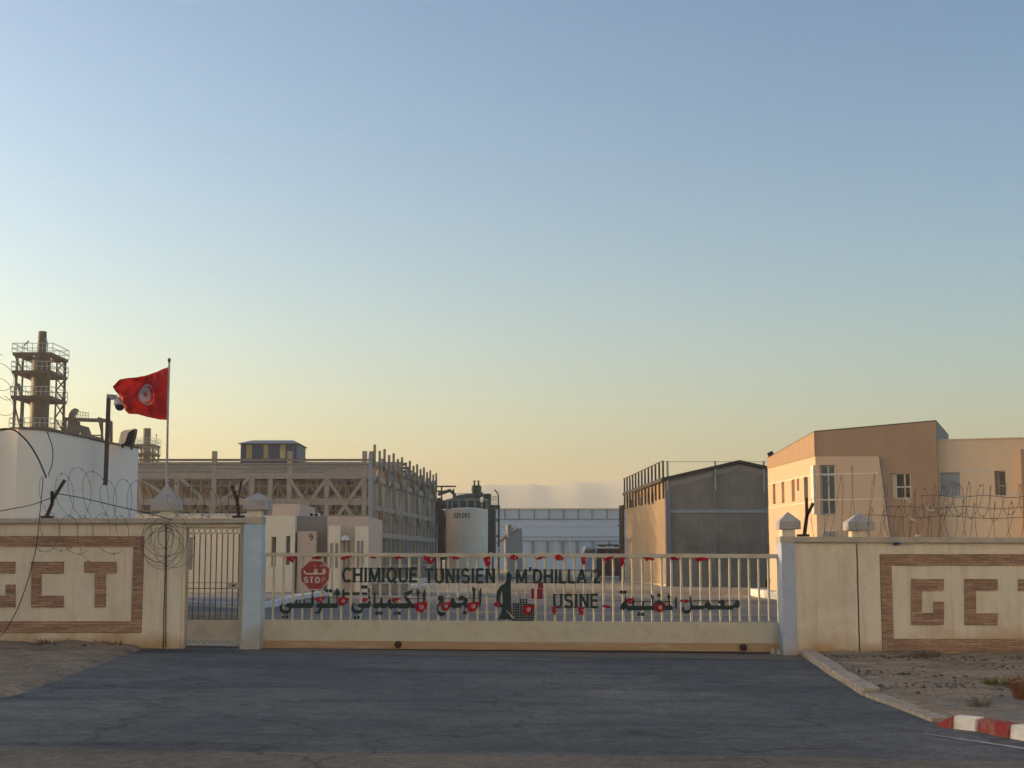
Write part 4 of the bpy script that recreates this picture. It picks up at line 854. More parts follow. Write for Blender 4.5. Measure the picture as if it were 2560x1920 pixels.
ptower(230, 'smaller braced steel tower around a short stack, right of the flag', 336, 387, [1135, 1113], [(1180, 22), (1125, 21), (1118, 19), (1071, 19)], 370, 4.0, [(391, 1090, 391, 1086)], 'steel process towers')
# duct and gantry right of the tower
dg_ = thing('duct_gantry', (W(220, 1396, 145).x, 145, 0), 'curved grey ducts under a steel gantry right of the tall tower', 'ductwork')
D = PL((0, 145), (1, 145))
m = MB(); m.ppx(D, [(165, 1090), (170, 1050), (172, 1035), (178, 1025), (187, 1020), (189, 1026), (182, 1034), (180, 1045), (192, 1052), (192, 1060), (214, 1066), (222, 1088), (245, 1092), (258, 1104), (258, 1180), (160, 1180)], -1.2, 0)
o = m.build('duct', m_vess, dg_); cc = MB(); c1 = D.hit(196, 1083); cc.tube([D.P(c1[0], c1[1], 3), D.P(c1[0], c1[1], -4)], .22, 12); cut(o, cc)
m = MB()
for a, b, w in (((163, 1048), (275, 1052), .35), ((255, 1052), (255, 1110), .2), ((278, 1054), (278, 1112), .25), ((248, 1052), (258, 1100), .14), ((278, 1056), (262, 1105), .14), ((163, 1048), (163, 1100), .25), ((225, 1088), (256, 1089), .12), ((245, 1046), (278, 1056), .3)):
    m.bar(W(*a, 145), W(*b, 145), w); m.bar(W(*a, 148.5), W(*b, 148.5), w)
m.build('gantry', m_steeld, dg_)
m = MB()
for y in (1028, 1035): m.bar(W(186, y, 145), W(221, y + 5, 145), .05); m.bar(W(186, y, 147), W(221, y + 5, 147), .05)
for i in range(6): x = 187 + i * 6.8; m.bar(W(x, 1026 + i * .9, 145), W(x, 1048, 145), .05)
m.build('railing', m_rail, dg_)

# ================================================================== STEEL SHED UNDER CONSTRUCTION
Y0, Y1 = 110.0, 147.0
xr0 = W(931, 1300, Y0).x; xr1 = W(1087, 1300, Y1).x; xl0 = W(300, 1300, Y0).x; xl1 = W(300, 1300, Y1).x
def XL(yy): return W(300, 1300, yy).x
def XRt(yy): return xr0 + (xr1 - xr0) * (yy - Y0) / (Y1 - Y0)
def ZROW(row, yy): return CAMZ + (1396 - row) / F * yy
st = thing('steel_shed', ((xl0 + xr0) / 2, Y0, 0), 'huge unfinished open steel shed with braced frames and roof purlins', 'steel structure')
SF = PL((xl0, Y0), (xr0, Y0)); SS = PL((xr0, Y0), (xr1, Y1)); SB = PL((xl1, Y1), (xr1, Y1))
sz = lambda py: SF.hit(900, py)[1]
zE, zR = sz(1195), sz(1150)
cols = [SF.hit(p, 1300)[0] for p in (346, 440, 533, 628, 722, 816, 910)]
for i, a in enumerate(cols):
    m = MB(); m.pb(SF, a - .17, a + .17, -.5, sz(1128 if i % 2 == 0 and i else 1195), -.17, .17); m.build('column', m_steel, st)
m = MB(); m.pb(SF, SF.L - .3, SF.L, -.5, sz(1128), -.3, 0); m.build('column', m_steel, st)
for (py, h, mt) in ((1190, .42, m_steel), (1254, .5, m_steel), (1150, .16, m_steel2), (1292, .3, m_steel), (1162, .14, m_steel2)):
    m = MB(); m.pb(SF, 0, SF.L, sz(py) - h / 2, sz(py) + h / 2, -.12, .175 if mt is m_steel2 else .13); m.build('beam', mt, st)
zb, zt_ = sz(1254), sz(1196)
for i in range(len(cols) - 1):
    a, b = cols[i], cols[i + 1]; m = MB()
    if i in (1,): m.bar(SF.P(a + .3, zt_, .1), SF.P(b, zb - .5, .1), .24); 
    elif i == 2: m.bar(SF.P(a, zb - .5, .1), SF.P(b - .2, zt_, .1), .24)
    elif i in (4, 5): m.bar(SF.P(a, zt_, .1), SF.P(b, zb - 2.3, .1), .24); m.bar(SF.P(b, zt_, .15), SF.P(a, zb - 2.3, .15), .24)
    elif i == 0: m.bar(SF.P(a, zt_, .1), SF.P(b, zb, .1), .2)
    else: m.bar(SF.P((a + b) / 2, zt_, .1), SF.P((a + b) / 2, 0, .1), .3)
    m.build('brace', m_steel, st)
# right hand side: columns, posts above the eave, girts
NS = 17
def side_z(py, a): return 0
for i in range(NS):
    a = SS.L * i / (NS - 1); m = MB(); wide = .16 if i % 2 else .24
    m.pb(SS, a - wide, a + wide, -.5, zR + .4 if i % 2 == 0 else zR - .3, -.3, .0); m.build('column', m_steel if i % 4 else m_lgrey, st)
    m = MB(); m.pb(SS, a - .09, a + .09, zR - .6, zR + 1.15 - .3 * (i % 2), .03, .2); m.build('post', m_steel2, st)
    if i < NS - 1:
        b = SS.L * (i + 1) / (NS - 1); m = MB()
        if i % 3 == 0: m.bar(SS.P(a, 4.5, .03), SS.P(b, 8.2, .03), .2)
        elif i % 3 == 1: m.bar(SS.P(a, 8.2, .03), SS.P(b, 4.5, .03), .2)
        else: m.pb(SS, a + .3, b - .25, 4.9, 7.2, -.2, -.1)
        m.build('brace', m_steel, st)
for (z, h) in ((zR - .2, .3), (zE, .4), (5.4, .35), (3.4, .4), (1.0, .2)):
    m = MB(); m.pb(SS, 0, SS.L, z - h / 2, z + h / 2, -.25, .06); m.build('girt', m_steel, st)
# haunched roof frames seen on the side
for i in range(5):
    a = SS.L * (i + .5) / 5; m = MB(); m.tube([SS.P(a - 2.6, zE - .2, .1), SS.P(a - 1.2, zR - .4, .1), SS.P(a, zR, .1), SS.P(a + 1.2, zR - .4, .1), SS.P(a + 2.6, zE - .2, .1)], .16, 6); m.build('roof_arch', m_steel2, st)
# lower side infill panels and inside walls
m = MB(); m.pb(SS, .3, SS.L * .42, 0, 3.2, -.34, -.3)
for i in range(14): m.pb(SS, SS.L * .44 + i * 1.45, SS.L * .44 + i * 1.45 + 1.0, 0, 3.2, -.34, -.3)
m.build('infill_panel', m_clad, st)
# sloping purlin roof: strips with gaps, facing the viewer
m = MB(); NP = 12; m.cur = 0
for j in range(NP):
    f = j / (NP - 1); yy = Y0 + .6 + f * 17; z = ZROW(1192 - 33 * f, yy); zn = ZROW(1192 - 33 * (f + 1 / (NP - 1)), yy + 17 / (NP - 1))
    m.cur = 0; m.box(XL(yy), XRt(yy) - .3, yy, yy + .15, z - .09, z + .10); m.cur = 1
    m2 = random.Random(j)
    if j < NP - 1:
        x = XL(yy) + (9 if j > 17 else 0)
        while x < XRt(yy) - 1:
            w = min(m2.uniform(2, 7), XRt(yy) - .3 - x)
            if m2.random() > (.75 if j > 7 else .58): m.hexa([(x, yy + .155, z), (x + w, yy + .155, z), (x + w, yy + 1.45, zn), (x, yy + 1.45, zn), (x, yy + .155, z + .04), (x + w, yy + .155, z + .04), (x + w, yy + 1.45, zn + .04), (x, yy + 1.45, zn + .04)])
            x += w + .02
m.build('purlins', [m_steel, m_steeld], st)
m = MB()
for j in range(9):
    yy = Y0 + 18.5 + j * 2.0; z = ZROW(1160, Y0 + 17.6) - .2 * j; m.box(XL(yy), XRt(yy) - .3, yy, yy + 2.0, z - .02, z + .1)
m.build('roof_sheet', m_steel2, st)
m = MB()
for i in range(24):
    a = .8 + i * (SF.L - 1) / 24; m.pb(SF, a, a + .12, 2, zE - .1, -3.1, -3.0)
for i in range(7):
    a = 1 + i * (SF.L - 1) / 7; b = a + (SF.L - 1) / 7; m.bar(SF.P(a, zE - .2, -3), SF.P((a + b) / 2, 4.9, -3), .16); m.bar(SF.P(b, zE - .2, -3), SF.P((a + b) / 2, 4.9, -3), .16)
for z in (zE - .5, zE - 1.3, 5.9, 5.2): m.pb(SF, 0, SF.L - .4, z, z + .14, -3.3, -3.15)
m.build('inner_frame', m_steel, st)
m = MB()
for yy in (118, 126, 134, 141):
    for i in range(11): x = XRt(yy) - 1.2 - i * 2.1; m.box(x - .14, x + .14, yy, yy + .28, -.4, zE + .3)
    for z in (zE, zE - 1.2, 4.8, 3.9): m.box(XL(yy), XRt(yy) - .4, yy, yy + .2, z - .16, z + .16)
for i in range(10):
    x = XRt(118) - 1.2 - i * 2.1; m.bar((x, 118.1, zE), (x - 2.1, 118.1, 4.8), .16); m.bar((x, 126.1, 4.8), (x - 2.1, 126.1, zE), .16)
m.build('inner_frame', m_steel2, st)
zk = ZROW(1192, Y1)
m = MB(); m.pb(SB, 0, SB.L - 1, 0, 4.9, 0, .1); m.pb(SB, 0, SB.L - 1, 5.1, zk, 0, .1)
for i in range(14): m.pb(SB, 0, SB.L - 1, .4 + i * .62, .55 + i * .62, .11, .2)
for i in range(6): m.pb(SB, 3 + i * 4.8, 6 + i * 4.8, 4.9, 5.1, 0, .1)
m.build('rear_wall', m_clad, st)
m = MB(); m.box(XL(Y0) - .3, XL(Y0), Y0 + 2, Y1 - 2, 0, 6.0); m.build('end_wall', m_clad, st)
m = MB(); ox_ = (xr1 - xr0) * 6 / (Y1 - Y0); m.box(xl0, xr0 - 1, Y0 + 6, Y0 + 6.2, 0, sz(1292)); m.build('low_wall', m_guardg, st)
# blue penthouse on top
bp_ = thing('rooftop_shed', (W(677, 1148, 124).x, 124, zR), 'blue and yellow panelled shed on top of the steel structure', 'shed')
B = PL((0, 126.5), (1, 126.5)); B2 = B
a0, zb0 = B.hit(601, 1152); a1, _ = B.hit(737, 1152); ze = B.hit(601, 1109)[1]; zr = B.hit(640, 1097)[1]
dpt = 5.0; a2 = B.hit(752, 1152)[0] + .2
m = MB(); m.pb(B, a0, a2 - .5, zb0 - 1.4, ze, -dpt, 0); m.build('wall', m_shedb, bp_)
for (x0, x1, y0_) in ((616, 630, 1112), (659, 671, 1112), (700, 714, 1112), (733, 735, 1112), (741, 743, 1112)):
    m = MB(); m.px(B, x0, y0_, x1, 1146, .0, .05); m.build('panel', m_yel if x0 < 720 else m_shed, bp_)
m = MB(); m.px(B, 700, 1126, 713, 1145, .05, .07); m.build('window', mat('bright_yellow_panel', (.72, .52, .2)), bp_)
m = MB(); e = .25; m.add([B.P(a0 - e, ze, .3), B.P(a2 - .3, ze, .3), B.P(a2 - 1.1, zr, -1.6), B.P(a0 + .75, zr, -1.6), B.P(a0 - e, ze, -dpt - .3), B.P(a2 - .3, ze, -dpt - .3), B.P(a2 - 1.1, zr, -dpt + 1.5), B.P(a0 + .75, zr, -dpt + 1.5)], [(0, 1, 2, 3), (1, 5, 6, 2), (5, 4, 7, 6), (4, 0, 3, 7), (3, 2, 6, 7), (0, 4, 5, 1)])
m.build('roof', m_shed, bp_)

# ================================================================== GUARD HOUSE
YH = 66.0; H = PL((0, YH), (1, YH)); hz_ = lambda py: H.hit(900, py)[1]; hx = lambda px: H.hit(px, 1350)[0]
gh = thing('guard_house', (hx(720), YH, 0), 'low cream and brown gatehouse with narrow slit windows behind the gate', 'building')
m = MB(); m.pb(H, hx(330), hx(737), -.3, hz_(1289), -7, 0); w1 = m.build('wall', m_guard, gh)
cc = MB()
for (x0, y0_, x1, y1_) in ((678, 1342, 690, 1418), (714, 1340, 725, 1412)): cc.px(H, x0, y0_, x1, y1_, -.35, .5)
cut(w1, cc)
for (x0, y0_, x1, y1_) in ((678, 1342, 690, 1418), (714, 1340, 725, 1412), (474, 1343, 481, 1424)):
    m = MB(); dd = -.34 if x0 > 500 else .0; m.px(H, x0 - .5, y0_, x1 + .5, y1_, dd, dd + .05); m.build('window', m_guardg, gh)
m = MB(); m.pb(H, hx(737) + .003, hx(816), -.3, hz_(1290), -7, -.6); m.build('wall', m_guardg, gh)
m = MB(); m.pb(H, hx(743), hx(790), -.3, hz_(1328), -.59, -.1); pn = m.build('door_panel', m_guardp, gh)
m = MB(); c = H.hit(776, 1342); m.tube([H.P(c[0] + .07 * math.cos(a), c[1] + .05 + .07 * math.sin(a), -.085) for a in [x * .5 for x in range(-2, 11)]], .022, 5); m.tube([H.P(c[0] + .08, c[1] + .03, -.085), H.P(c[0] + .08, c[1] - .08, -.085), H.P(c[0] - .02, c[1] - .14, -.085)], .022, 5); m.build('emblem', m_iron, pn)
m = MB(); m.pb(H, hx(816) + .003, hx(920), -.3, hz_(1291), -7, -.2); m.build('wall', m_guardp, gh)
for (x0, x1, y0_) in ((822, 851, 1314), (888, 920.5, 1316)):
    m = MB(); m.pb(H, hx(x0), hx(x1), -.3, hz_(y0_), -.19, .1); pn = m.build('panel', m_guard, gh)
for (x0, x1, y0_, y1_) in ((826, 832, 1358, 1420), (839, 845, 1358, 1420), (857, 862, 1350, 1420), (868, 873, 1350, 1420), (893, 899, 1352, 1420), (903, 909, 1352, 1420)):
    m = MB(); off = .1 if x0 < 850 or x0 > 885 else -.2; m.px(H, x0, y0_, x1, y1_, off + .002, off + .03); m.build('window', m_guardg, gh)
m = MB(); m.pb(H, hx(672), hx(741), hz_(1289) + .003, hz_(1258), -6, -.8); m.build('rooftop_room', m_guardp, gh)
m = MB(); m.pb(H, hx(330), hx(655), hz_(1289) + .002, hz_(1284), -.4, .05); m.build('parapet_edge', m_white, gh)
for (x0, x1, y0_) in ((765, 776, 1279), (778, 789, 1281)):
    a_, z_ = H.hit(x0, 1290); b2, z2 = H.hit(x1, y0_); m = MB(); m.pb(H, a_, b2, z_, z2, -1.6, -1.2); u_ = m.build('air_conditioner', m_tank, gh, bevel=.01)
    cf = H.hit((x0 + x1) / 2 - 1, (y0_ + 1290) / 2); m = MB(); m.tube([H.P(cf[0], cf[1], -1.2), H.P(cf[0], cf[1], -1.17)], .07, 14); m.build('fan', m_black, u_)
m = MB(); c = H.hit(864, 1345); m.lathe((c[0], YH - .1), [(.04, c[1] - .12), (.2, c[1] - .1), (.17, c[1] + .02), (.05, c[1] + .12)], 14); m.build('wall_lamp', m_white, gh)

# ================================================================== TANK AND PIPEWORK
YT = 150.0; TK = PL((0, YT), (1, YT)); tz = lambda py: TK.hit(1150, py)[1]; tx = lambda px: TK.hit(px, 1300)[0]
tk = thing('storage_tank', (tx(1167.5), YT, 0), 'pale cylindrical storage tank marked 721 D03 behind the gate', 'tank')
rT = (tx(1220) - tx(1115)) / 2; cT = (tx(1220) + tx(1115)) / 2
m = MB(); m.lathe((cT, YT), [(rT, -.3), (rT, tz(1274)), (rT * .6, tz(1270)), (.02, tz(1268))], 48); m.build('shell', m_tank, tk, smooth=True)
GLY.update({'7': (.5, [[(.03, .93), (.47, .93)], [(.45, .9), (.18, 0)]]), '1': (.3, [[(.2, 0), (.2, 1)], [(.2, .95), (.03, .75)]]), '0': (.56, [arc(.28, .5, .21, .44, 0, 360, 16)]), '3': (.52, [arc(.25, .72, .2, .22, 150, -90, 8) + arc(.25, .27, .21, .22, 90, -150, 8)])})
m = MB()
cur = -.0; txt = '721 D03'; tot = sum(GLY[c][0] for c in txt) + .14 * 6; a0 = tx(1136); wT = tx(1176) - a0; kk = wT / tot; zz0 = tz(1296); Hh = tz(1284) - zz0
class CYL:                                   # text wrapped on the tank shell
    def P(s, a, z, o=0):
        th_ = (a - cT) / rT; th_ = max(-1.4, min(1.4, math.asin(max(-.98, min(.98, th_))))); r_ = rT + o
        return Vector((cT + r_ * math.sin(th_), YT - r_ * math.cos(th_), z))
cy = CYL(); cur = a0; jj = 0
for ch in txt:
    w_, paths = GLY[ch]
    for p in paths: ribbon(m, cy, [(cur + a * kk, zz0 + b * Hh) for a, b in p], .062, .005, .02 + .002 * jj); jj += 1
    cur += (w_ + .14) * kk
m.build('lettering', mat('tank_lettering', (.05, .05, .06)), tk)
m = MB()
for i in range(16):
    a = 2 * math.pi * i / 16; m.bar((cT + rT * math.cos(a), YT + rT * math.sin(a), tz(1274)), (cT + rT * math.cos(a), YT + rT * math.sin(a), tz(1274) + 1), .05)
m.tube([(cT + rT * math.cos(a * .3142), YT + rT * math.sin(a * .3142), tz(1274) + 1) for a in range(21)], .03, 5); m.build('railing', m_rail, tk)
rk = thing('pipe_rack', (tx(1165), YT + 3, 0), 'green grey platform with pipes, motors and lamp above the pale tank', 'pipe rack')
YP = YT + 3.2; PP = lambda px, py, dy=0: W(px, py, YP + dy)
m = MB()
for dy in (0, 3): m.bar(PP(1088, 1267, dy), PP(1250, 1268, dy), .3, .45)
for px in (1090, 1104, 1116, 1222, 1232, 1247):
    for dy in (0, 3): m.bar(PP(px, 1267, dy), (PP(px, 1267, dy).x, YP + dy, -.5), .2)
for a, b in (((1090, 1216), (1140, 1216)), ((1090, 1228), (1135, 1228)), ((1090, 1216), (1090, 1267)), ((1104, 1216), (1104, 1267)), ((1134, 1222), (1134, 1245)), ((1090, 1300), (1112, 1300)), ((1090, 1335), (1112, 1335)), ((1090, 1300), (1112, 1335)), ((1222, 1300), (1248, 1300)), ((1222, 1340), (1248, 1340))):
    for dy in (0, 3): m.bar(PP(*a, dy), PP(*b, dy), .16)
m.build('frame', m_vess, rk)
m = MB()
for pts_, r_ in (([(1092, 1258), (1120, 1256), (1150, 1243), (1208, 1236)], .26), ([(1100, 1262), (1210, 1262)], .3), ([(1095, 1236), (1125, 1226), (1136, 1236), (1136, 1262)], .18), ([(1110, 1290), (1112, 1310), (1118, 1320)], .22), ([(1107, 1275), (1107, 1400)], .24), ([(1226, 1270), (1226, 1380)], .22), ([(1236, 1275), (1236, 1390)], .16), ([(1124, 1250), (1200, 1252)], .16), ([(1098, 1245), (1098, 1400)], .22)):
    m.tube([PP(*p, -.6) for p in pts_], r_, 10)
m.build('pipework', m_vess, rk, smooth=True)
for px in (1186, 1196):
    c = PP(px, 1232, -.8); m = MB(); m.lathe((c.x, c.y), [(.22, c.z - .6), (.22, c.z + .1), (.3, c.z + .12), (.3, c.z + .7), (.1, c.z + .8), (.08, c.z + 1.15), (.2, c.z + 1.2), (.02, c.z + 1.28)], 12); m.build('motor', m_dgreen, rk, smooth=True)
m = MB(); A, B_ = PP(1209, 1234, -.8), PP(1226, 1262, -.8); m.box(A.x, B_.x, A.y, A.y + 2, B_.z, A.z)
for i in range(4): z = B_.z + (A.z - B_.z) * (i + .5) / 4; m.box(A.x - .06, B_.x + .06, A.y - .08, A.y + 2.1, z - .05, z + .05)
m.build('machine_box', m_dgreen, rk)
m = MB()
for y in (1234, 1240): m.bar(PP(1134, y), PP(1180, y), .06); m.bar(PP(1226, y + 8), PP(1246, y + 8), .06)
for i in range(6): m.bar(PP(1135 + i * 9, 1234), PP(1135 + i * 9, 1262), .06)
for i in range(4): m.bar(PP(1228 + i * 6, 1240), PP(1228 + i * 6, 1267), .05)
m.build('railing', m_rail, rk)
m = MB(); m.tube([PP(1246, 1267), PP(1246, 1240), PP(1244, 1233), PP(1236, 1224)], .07, 6); m.build('lamp', m_vess, rk)
m = MB(); c = PP(1251, 1376, -1); m.tube([(c.x + .28 * math.cos(a * .5236), c.y, c.z + .28 * math.sin(a * .5236)) for a in range(13)], .06, 6); m.build('valve_wheel', m_tank, rk)
# low concrete screen right of the tank
YS = 185.0; S_ = PL((0, YS), (1, YS))
t = thing('concrete_kiosk', (S_.hit(1285, 1350)[0], YS, 0), 'small grey windowless kiosk with a sloping roof edge right of the tank', 'kiosk')
m = MB(); K1 = PL((S_.hit(1262, 1350)[0], YS), (S_.hit(1273, 1350)[0], YS - 6)); K2 = PL((S_.hit(1273, 1350)[0], YS - 6), (S_.hit(1304, 1350)[0] - .1, YS - 10))
a = S_.hit(1262, 1345); b = S_.hit(1303, 1321)
m.prism([(S_.hit(1262, 0)[0], YS + 2), (S_.hit(1264, 0)[0], YS - 3), (S_.hit(1304, 0)[0], YS), (S_.hit(1306, 0)[0], YS + 6)], -.3, a[1]); m.build('wall', m_guardg, t)
m = MB(); m.prism([(S_.hit(1276, 0)[0], YS + 6), (S_.hit(1276, 0)[0], YS - 1.9), (S_.hit(1303, 0)[0], YS), (S_.hit(1305, 0)[0], YS + 6)], a[1] + .002, b[1]); m.build('upper_wall', m_guardg, t)
m = MB(); m.bar(W(1255, 1343, YS - 3), W(1303, 1316, YS - 3), .25); m.build('roof_edge', m_tank, t)
m = MB(); p_ = W(1272, 1330, YS - 3); m.tube([(p_.x, p_.y, p_.z - .7), (p_.x, p_.y, p_.z + .9)], .35, 10); m.tube([(p_.x - 1.5, p_.y, p_.z - 1.4), (p_.x - .3, p_.y, p_.z - .5), (p_.x + 1.2, p_.y, p_.z + .4)], .2, 8); m.build('exhaust_pipe', m_guardg, t)

# ================================================================== LONG WHITE BUILDING IN THE DISTANCE
YB = 220.0; LB = PL((0, YB), (1, YB)); lz = lambda py: LB.hit(1400, py)[1]; lx = lambda px: LB.hit(px, 1330)[0]
lb = thing('long_building', (lx(1400), YB, 0), 'long low bluish white building with panelled parapet in the distance', 'building')
m = MB(); m.pb(LB, lx(1205), lx(1720), -.5, lz(1299), -14, 0); m.build('wall', m_far, lb)
m = MB(); m.pb(LB, lx(1205), lx(1720), lz(1299) + .003, lz(1273), -13, -.15); m.build('parapet', m_far, lb)
m = MB()
for x in (1226, 1262, 1298, 1336, 1373, 1409, 1445, 1480, 1518, 1555, 1592): m.px(LB, x - 1.5, 1273, x + 1.5, 1298, -.15, .05)
m.px(LB, 1205, 1297, 1720, 1299.5, .0, .12); m.build('parapet_posts', m_fard, lb)
m = MB(); m.px(LB, 1205, 1270.5, 1720, 1273, -13, .2); m.build('roof_edge', m_tank, lb)
m = MB(); m.px(LB, 1205, 1341.5, 1720, 1343, 0, .1); m.px(LB, 1205, 1351, 1720, 1352.5, 0, .25); m.px(LB, 1205, 1317, 1720, 1317.6, 0, .04); m.build('ledge', m_fard, lb)
for x in (1332, 1369, 1407, 1444, 1482, 1523): m = MB(); m.px(LB, x - 3, 1353, x + 3, 1385, 0, .3); m.build('column', m_fard, lb)
for x in (1350, 1388, 1425): m = MB(); m.px(LB, x - .5, 1345, x + .5, 1392, .5, .8); m.build('downpipe', m_tank, lb)

# ================================================================== GREY GABLED WAREHOUSE
YA = 95.0; A0 = (W(1663, 1300, YA).x, YA); A1 = (W(1565, 1300, 116.5).x, 116.5)
GB = PL(A0, (A0[0] + 1, A0[1])); SD = PL(A1, A0)
az = lambda py: GB.hit(1663, py)[1]; ze_, zr_ = az(1201), az(1159); gw = 9.7; rg = GB.hit(1848, 1200)[0]
wh = thing('warehouse', (A0[0] + 5, YA, 0), 'grey gabled warehouse with an ochre sheet metal side in the sun', 'warehouse')
m = MB(); m.pp(GB, [(0.01, -.5), (gw, -.5), (gw, ze_), (rg, zr_), (0.01, ze_)], -.3, 0); m.build('gable_wall', m_block, wh)
m = MB(); m.pb(SD, 0, SD.L - .01, -.5, ze_ - .1, -.25, 0)
for i in range(60): a = SD.L * (i + .3) / 60; m.pb(SD, a, a + .12, 0, ze_ - .12, .001, .035)
sdw = m.build('side_wall', m_ocre, wh)
for (px0, px1, py0, py1) in ((1577, 1582, 1250, 1269), (1588, 1592, 1247, 1268), (1602, 1608, 1243, 1264), (1612, 1617, 1239, 1263), (1620, 1626, 1237, 1262), (1630, 1636, 1233, 1260)):
    m = MB(); m.px(SD, px0, py0, px1, py1, .0, .045); m.build('window', m_black, wh)
m = MB(); t1 = (A1[0] - A0[0]); 
def roofpt(a, z, back): return Vector((A0[0] + a + (t1 * back / 21.5), YA + back, z))
for s_ in ((-.25, ze_ - .05, rg, zr_ + .02), (rg, zr_ + .02, gw + .25, ze_ - .05)):
    a, za, b, zb_ = s_; m.hexa([roofpt(a, za, -.25), roofpt(b, zb_, -.25), roofpt(b, zb_, 21.5), roofpt(a, za, 21.5), roofpt(a, za + .2, -.25), roofpt(b, zb_ + .2, -.25), roofpt(b, zb_ + .2, 21.5), roofpt(a, za + .2, 21.5)])
m.build('roof', m_roof, wh)
m = MB()
for a, za, b, zb_ in ((.2, ze_ - .32, rg, zr_ - .2), (rg, zr_ - .2, gw, ze_ - .32)): m.bar(GB.P(a, za, .03), GB.P(b, zb_, .03), .06, .3)
m.build('verge_beam', m_lgrey if False else m_guardg, wh)
m = MB(); m.px(GB, 1676, 1274, 1925, 1282, 0, .06); m.build('band', m_lgrey, wh)
m = MB(); m.px(GB, 1665, 1222, 1677, 1460, 0, .12); m.build('corner_column', m_shed, wh)
m = MB(); m.px(GB, 1786, 1228, 1788.5, 1274, 0, .05); m.px(GB, 1908, 1228, 1910, 1274, 0, .05); m.px(GB, 1786, 1283, 1788, 1455, 0, .03); m.px(GB, 1908, 1283, 1910, 1455, 0, .03); m.build('joint', m_guardg, wh)
for px in (1668, 1787, 1908):
    m = MB(); a, zt2 = GB.hit(px, 1153); _, zb2 = GB.hit(px, 1227); m.pb(GB, a - .06, a + .06, zb2, zt2, .06, .2); m.build('post', m_lgrey, wh)
m = MB(); m.px(GB, 1662, 1154, 1990, 1155.2, .1, .16); m.build('safety_rail', m_lgrey, wh)
zps = az(1152); zpe = SD.hit(1566, 1208)[1]
NPp = 13
for i in range(NPp):
    a = SD.L * (1 - (1 - i / (NPp - 1)) ** 1.0); m = MB(); m.pb(SD, a - .05, a + .05, ze_ - 1.15, zps, .04, .16); m.build('post', m_steeld, wh)
m = MB(); m.pb(SD, 0, SD.L, zps - .06, zps, .165, .2); m.pb(SD, 0, SD.L, ze_ - .08, ze_ + .02, .165, .2); m.build('safety_rail', m_steeld, wh)
for i, px in enumerate((1570, 1577, 1585)):
    m = MB(); a = i * .9 - 2.2; m.pb(SD, a, a + .16, -.3, ze_ - .8, .1, .3); m.build('downpipe', m_steeld, wh)
m = MB()
for z in (2.6, 4.2): m.pb(SD, -2.6, .6, z, z + .08, .3, .4)
m.build('pipe_clamp', m_steeld, wh)
# low dark cabin with white roof edge, van, red cabinet
YC = 130.0; CB = PL((0, YC), (1, YC))
t = thing('site_cabin', (CB.hit(1530, 1390)[0], YC, 0), 'low maroon cabin with a white roof edge left of the warehouse', 'cabin')
m = MB(); m.px(CB, 1494, 1372, 1562, 1440, -3, 0); m.build('wall', m_maroon, t)
m = MB(); m.px(CB, 1492, 1367, 1565, 1371.5, -3.2, .15); m.build('roof_edge', m_tank, t)
m = MB(); m.px(CB, 1496, 1361, 1562, 1364, -3, -.5); m.px(CB, 1500, 1364, 1515, 1367, -2, -1); m.px(CB, 1540, 1364, 1556, 1367, -2, -1); m.build('roof_load', m_roof, t)
for (x0, x1) in ((1500, 1514), (1520, 1534), (1542, 1556)): m = MB(); m.px(CB, x0, 1378, x1, 1392, 0, .04); m.build('window', m_black, t)
t = thing('van', (W(1475, 1400, 128).x, 128, 0), 'pale blue grey van parked left of the maroon cabin', 'van')
VB = PL((0, 128), (1, 128)); m = MB(); m.ppx(VB, [(1458, 1430), (1458, 1384), (1462, 1370), (1466, 1367), (1490, 1367), (1492, 1372), (1492, 1430)], -4.2, 0); m.build('body', m_van, t, bevel=.05)
m = MB(); m.ppx(VB, [(1463, 1383), (1466, 1373), (1487, 1373), (1489, 1383)], 0, .02); m.build('windscreen', m_glassd, t)
for x in (1462, 1486):
    for dy in (.5, 3.4): c = VB.hit(x, 1432); m = MB(); m.tube([(c[0] - .1, 128 + dy, .35), (c[0] + .1, 128 + dy, .35)], .34, 14); m.build('wheel', m_tyre, t)
for x in (1463, 1485): m = MB(); m.px(VB, x, 1394, x + 5, 1399, 0, .03); m.build('headlight', m_tank, t)
YR = 62.0; RB = PL((0, YR), (1, YR)); t = thing('fire_cabinet', (RB.hit(1343, 1480)[0], YR, 0), 'crimson metal cabinet standing in the yard behind the emblem', 'cabinet')
m = MB(); m.px(RB, 1341, 1472, 1357, 1504, -.3, 0); m.build('door', m_redbox, t)
m = MB(); m.px(RB, 1328, 1471, 1340, 1503, -.35, -.05); m.build('side_box', m_redbox, t)
m = MB(); m.px(RB, 1345, 1457, 1358, 1471, -.3, -.02); m.build('top_box', m_redbox, t)
m = MB(); m.px(RB, 1331, 1503, 1334, 1508, -.2, -.1); m.px(RB, 1352, 1504, 1355, 1508, -.2, -.1); m.build('leg', m_iron, t)
# dark thing at the warehouse foot and rooftop lamp
YD = 80.0; DD = PL((0, YD), (1, YD))
t = thing('waste_bin', (DD.hit(1918, 1460)[0], YD, 0), 'black open topped waste bin by the corner of the tan building', 'bin')
m = MB(); m.ppx(DD, [(1912, 1450), (1926, 1450), (1925, 1468), (1914, 1468)], -.4, 0); m.build('body', m_black, t)
m = MB(); m.px(DD, 1911, 1448.5, 1927, 1450.2, -.45, .05); m.build('rim', m_roof, t)

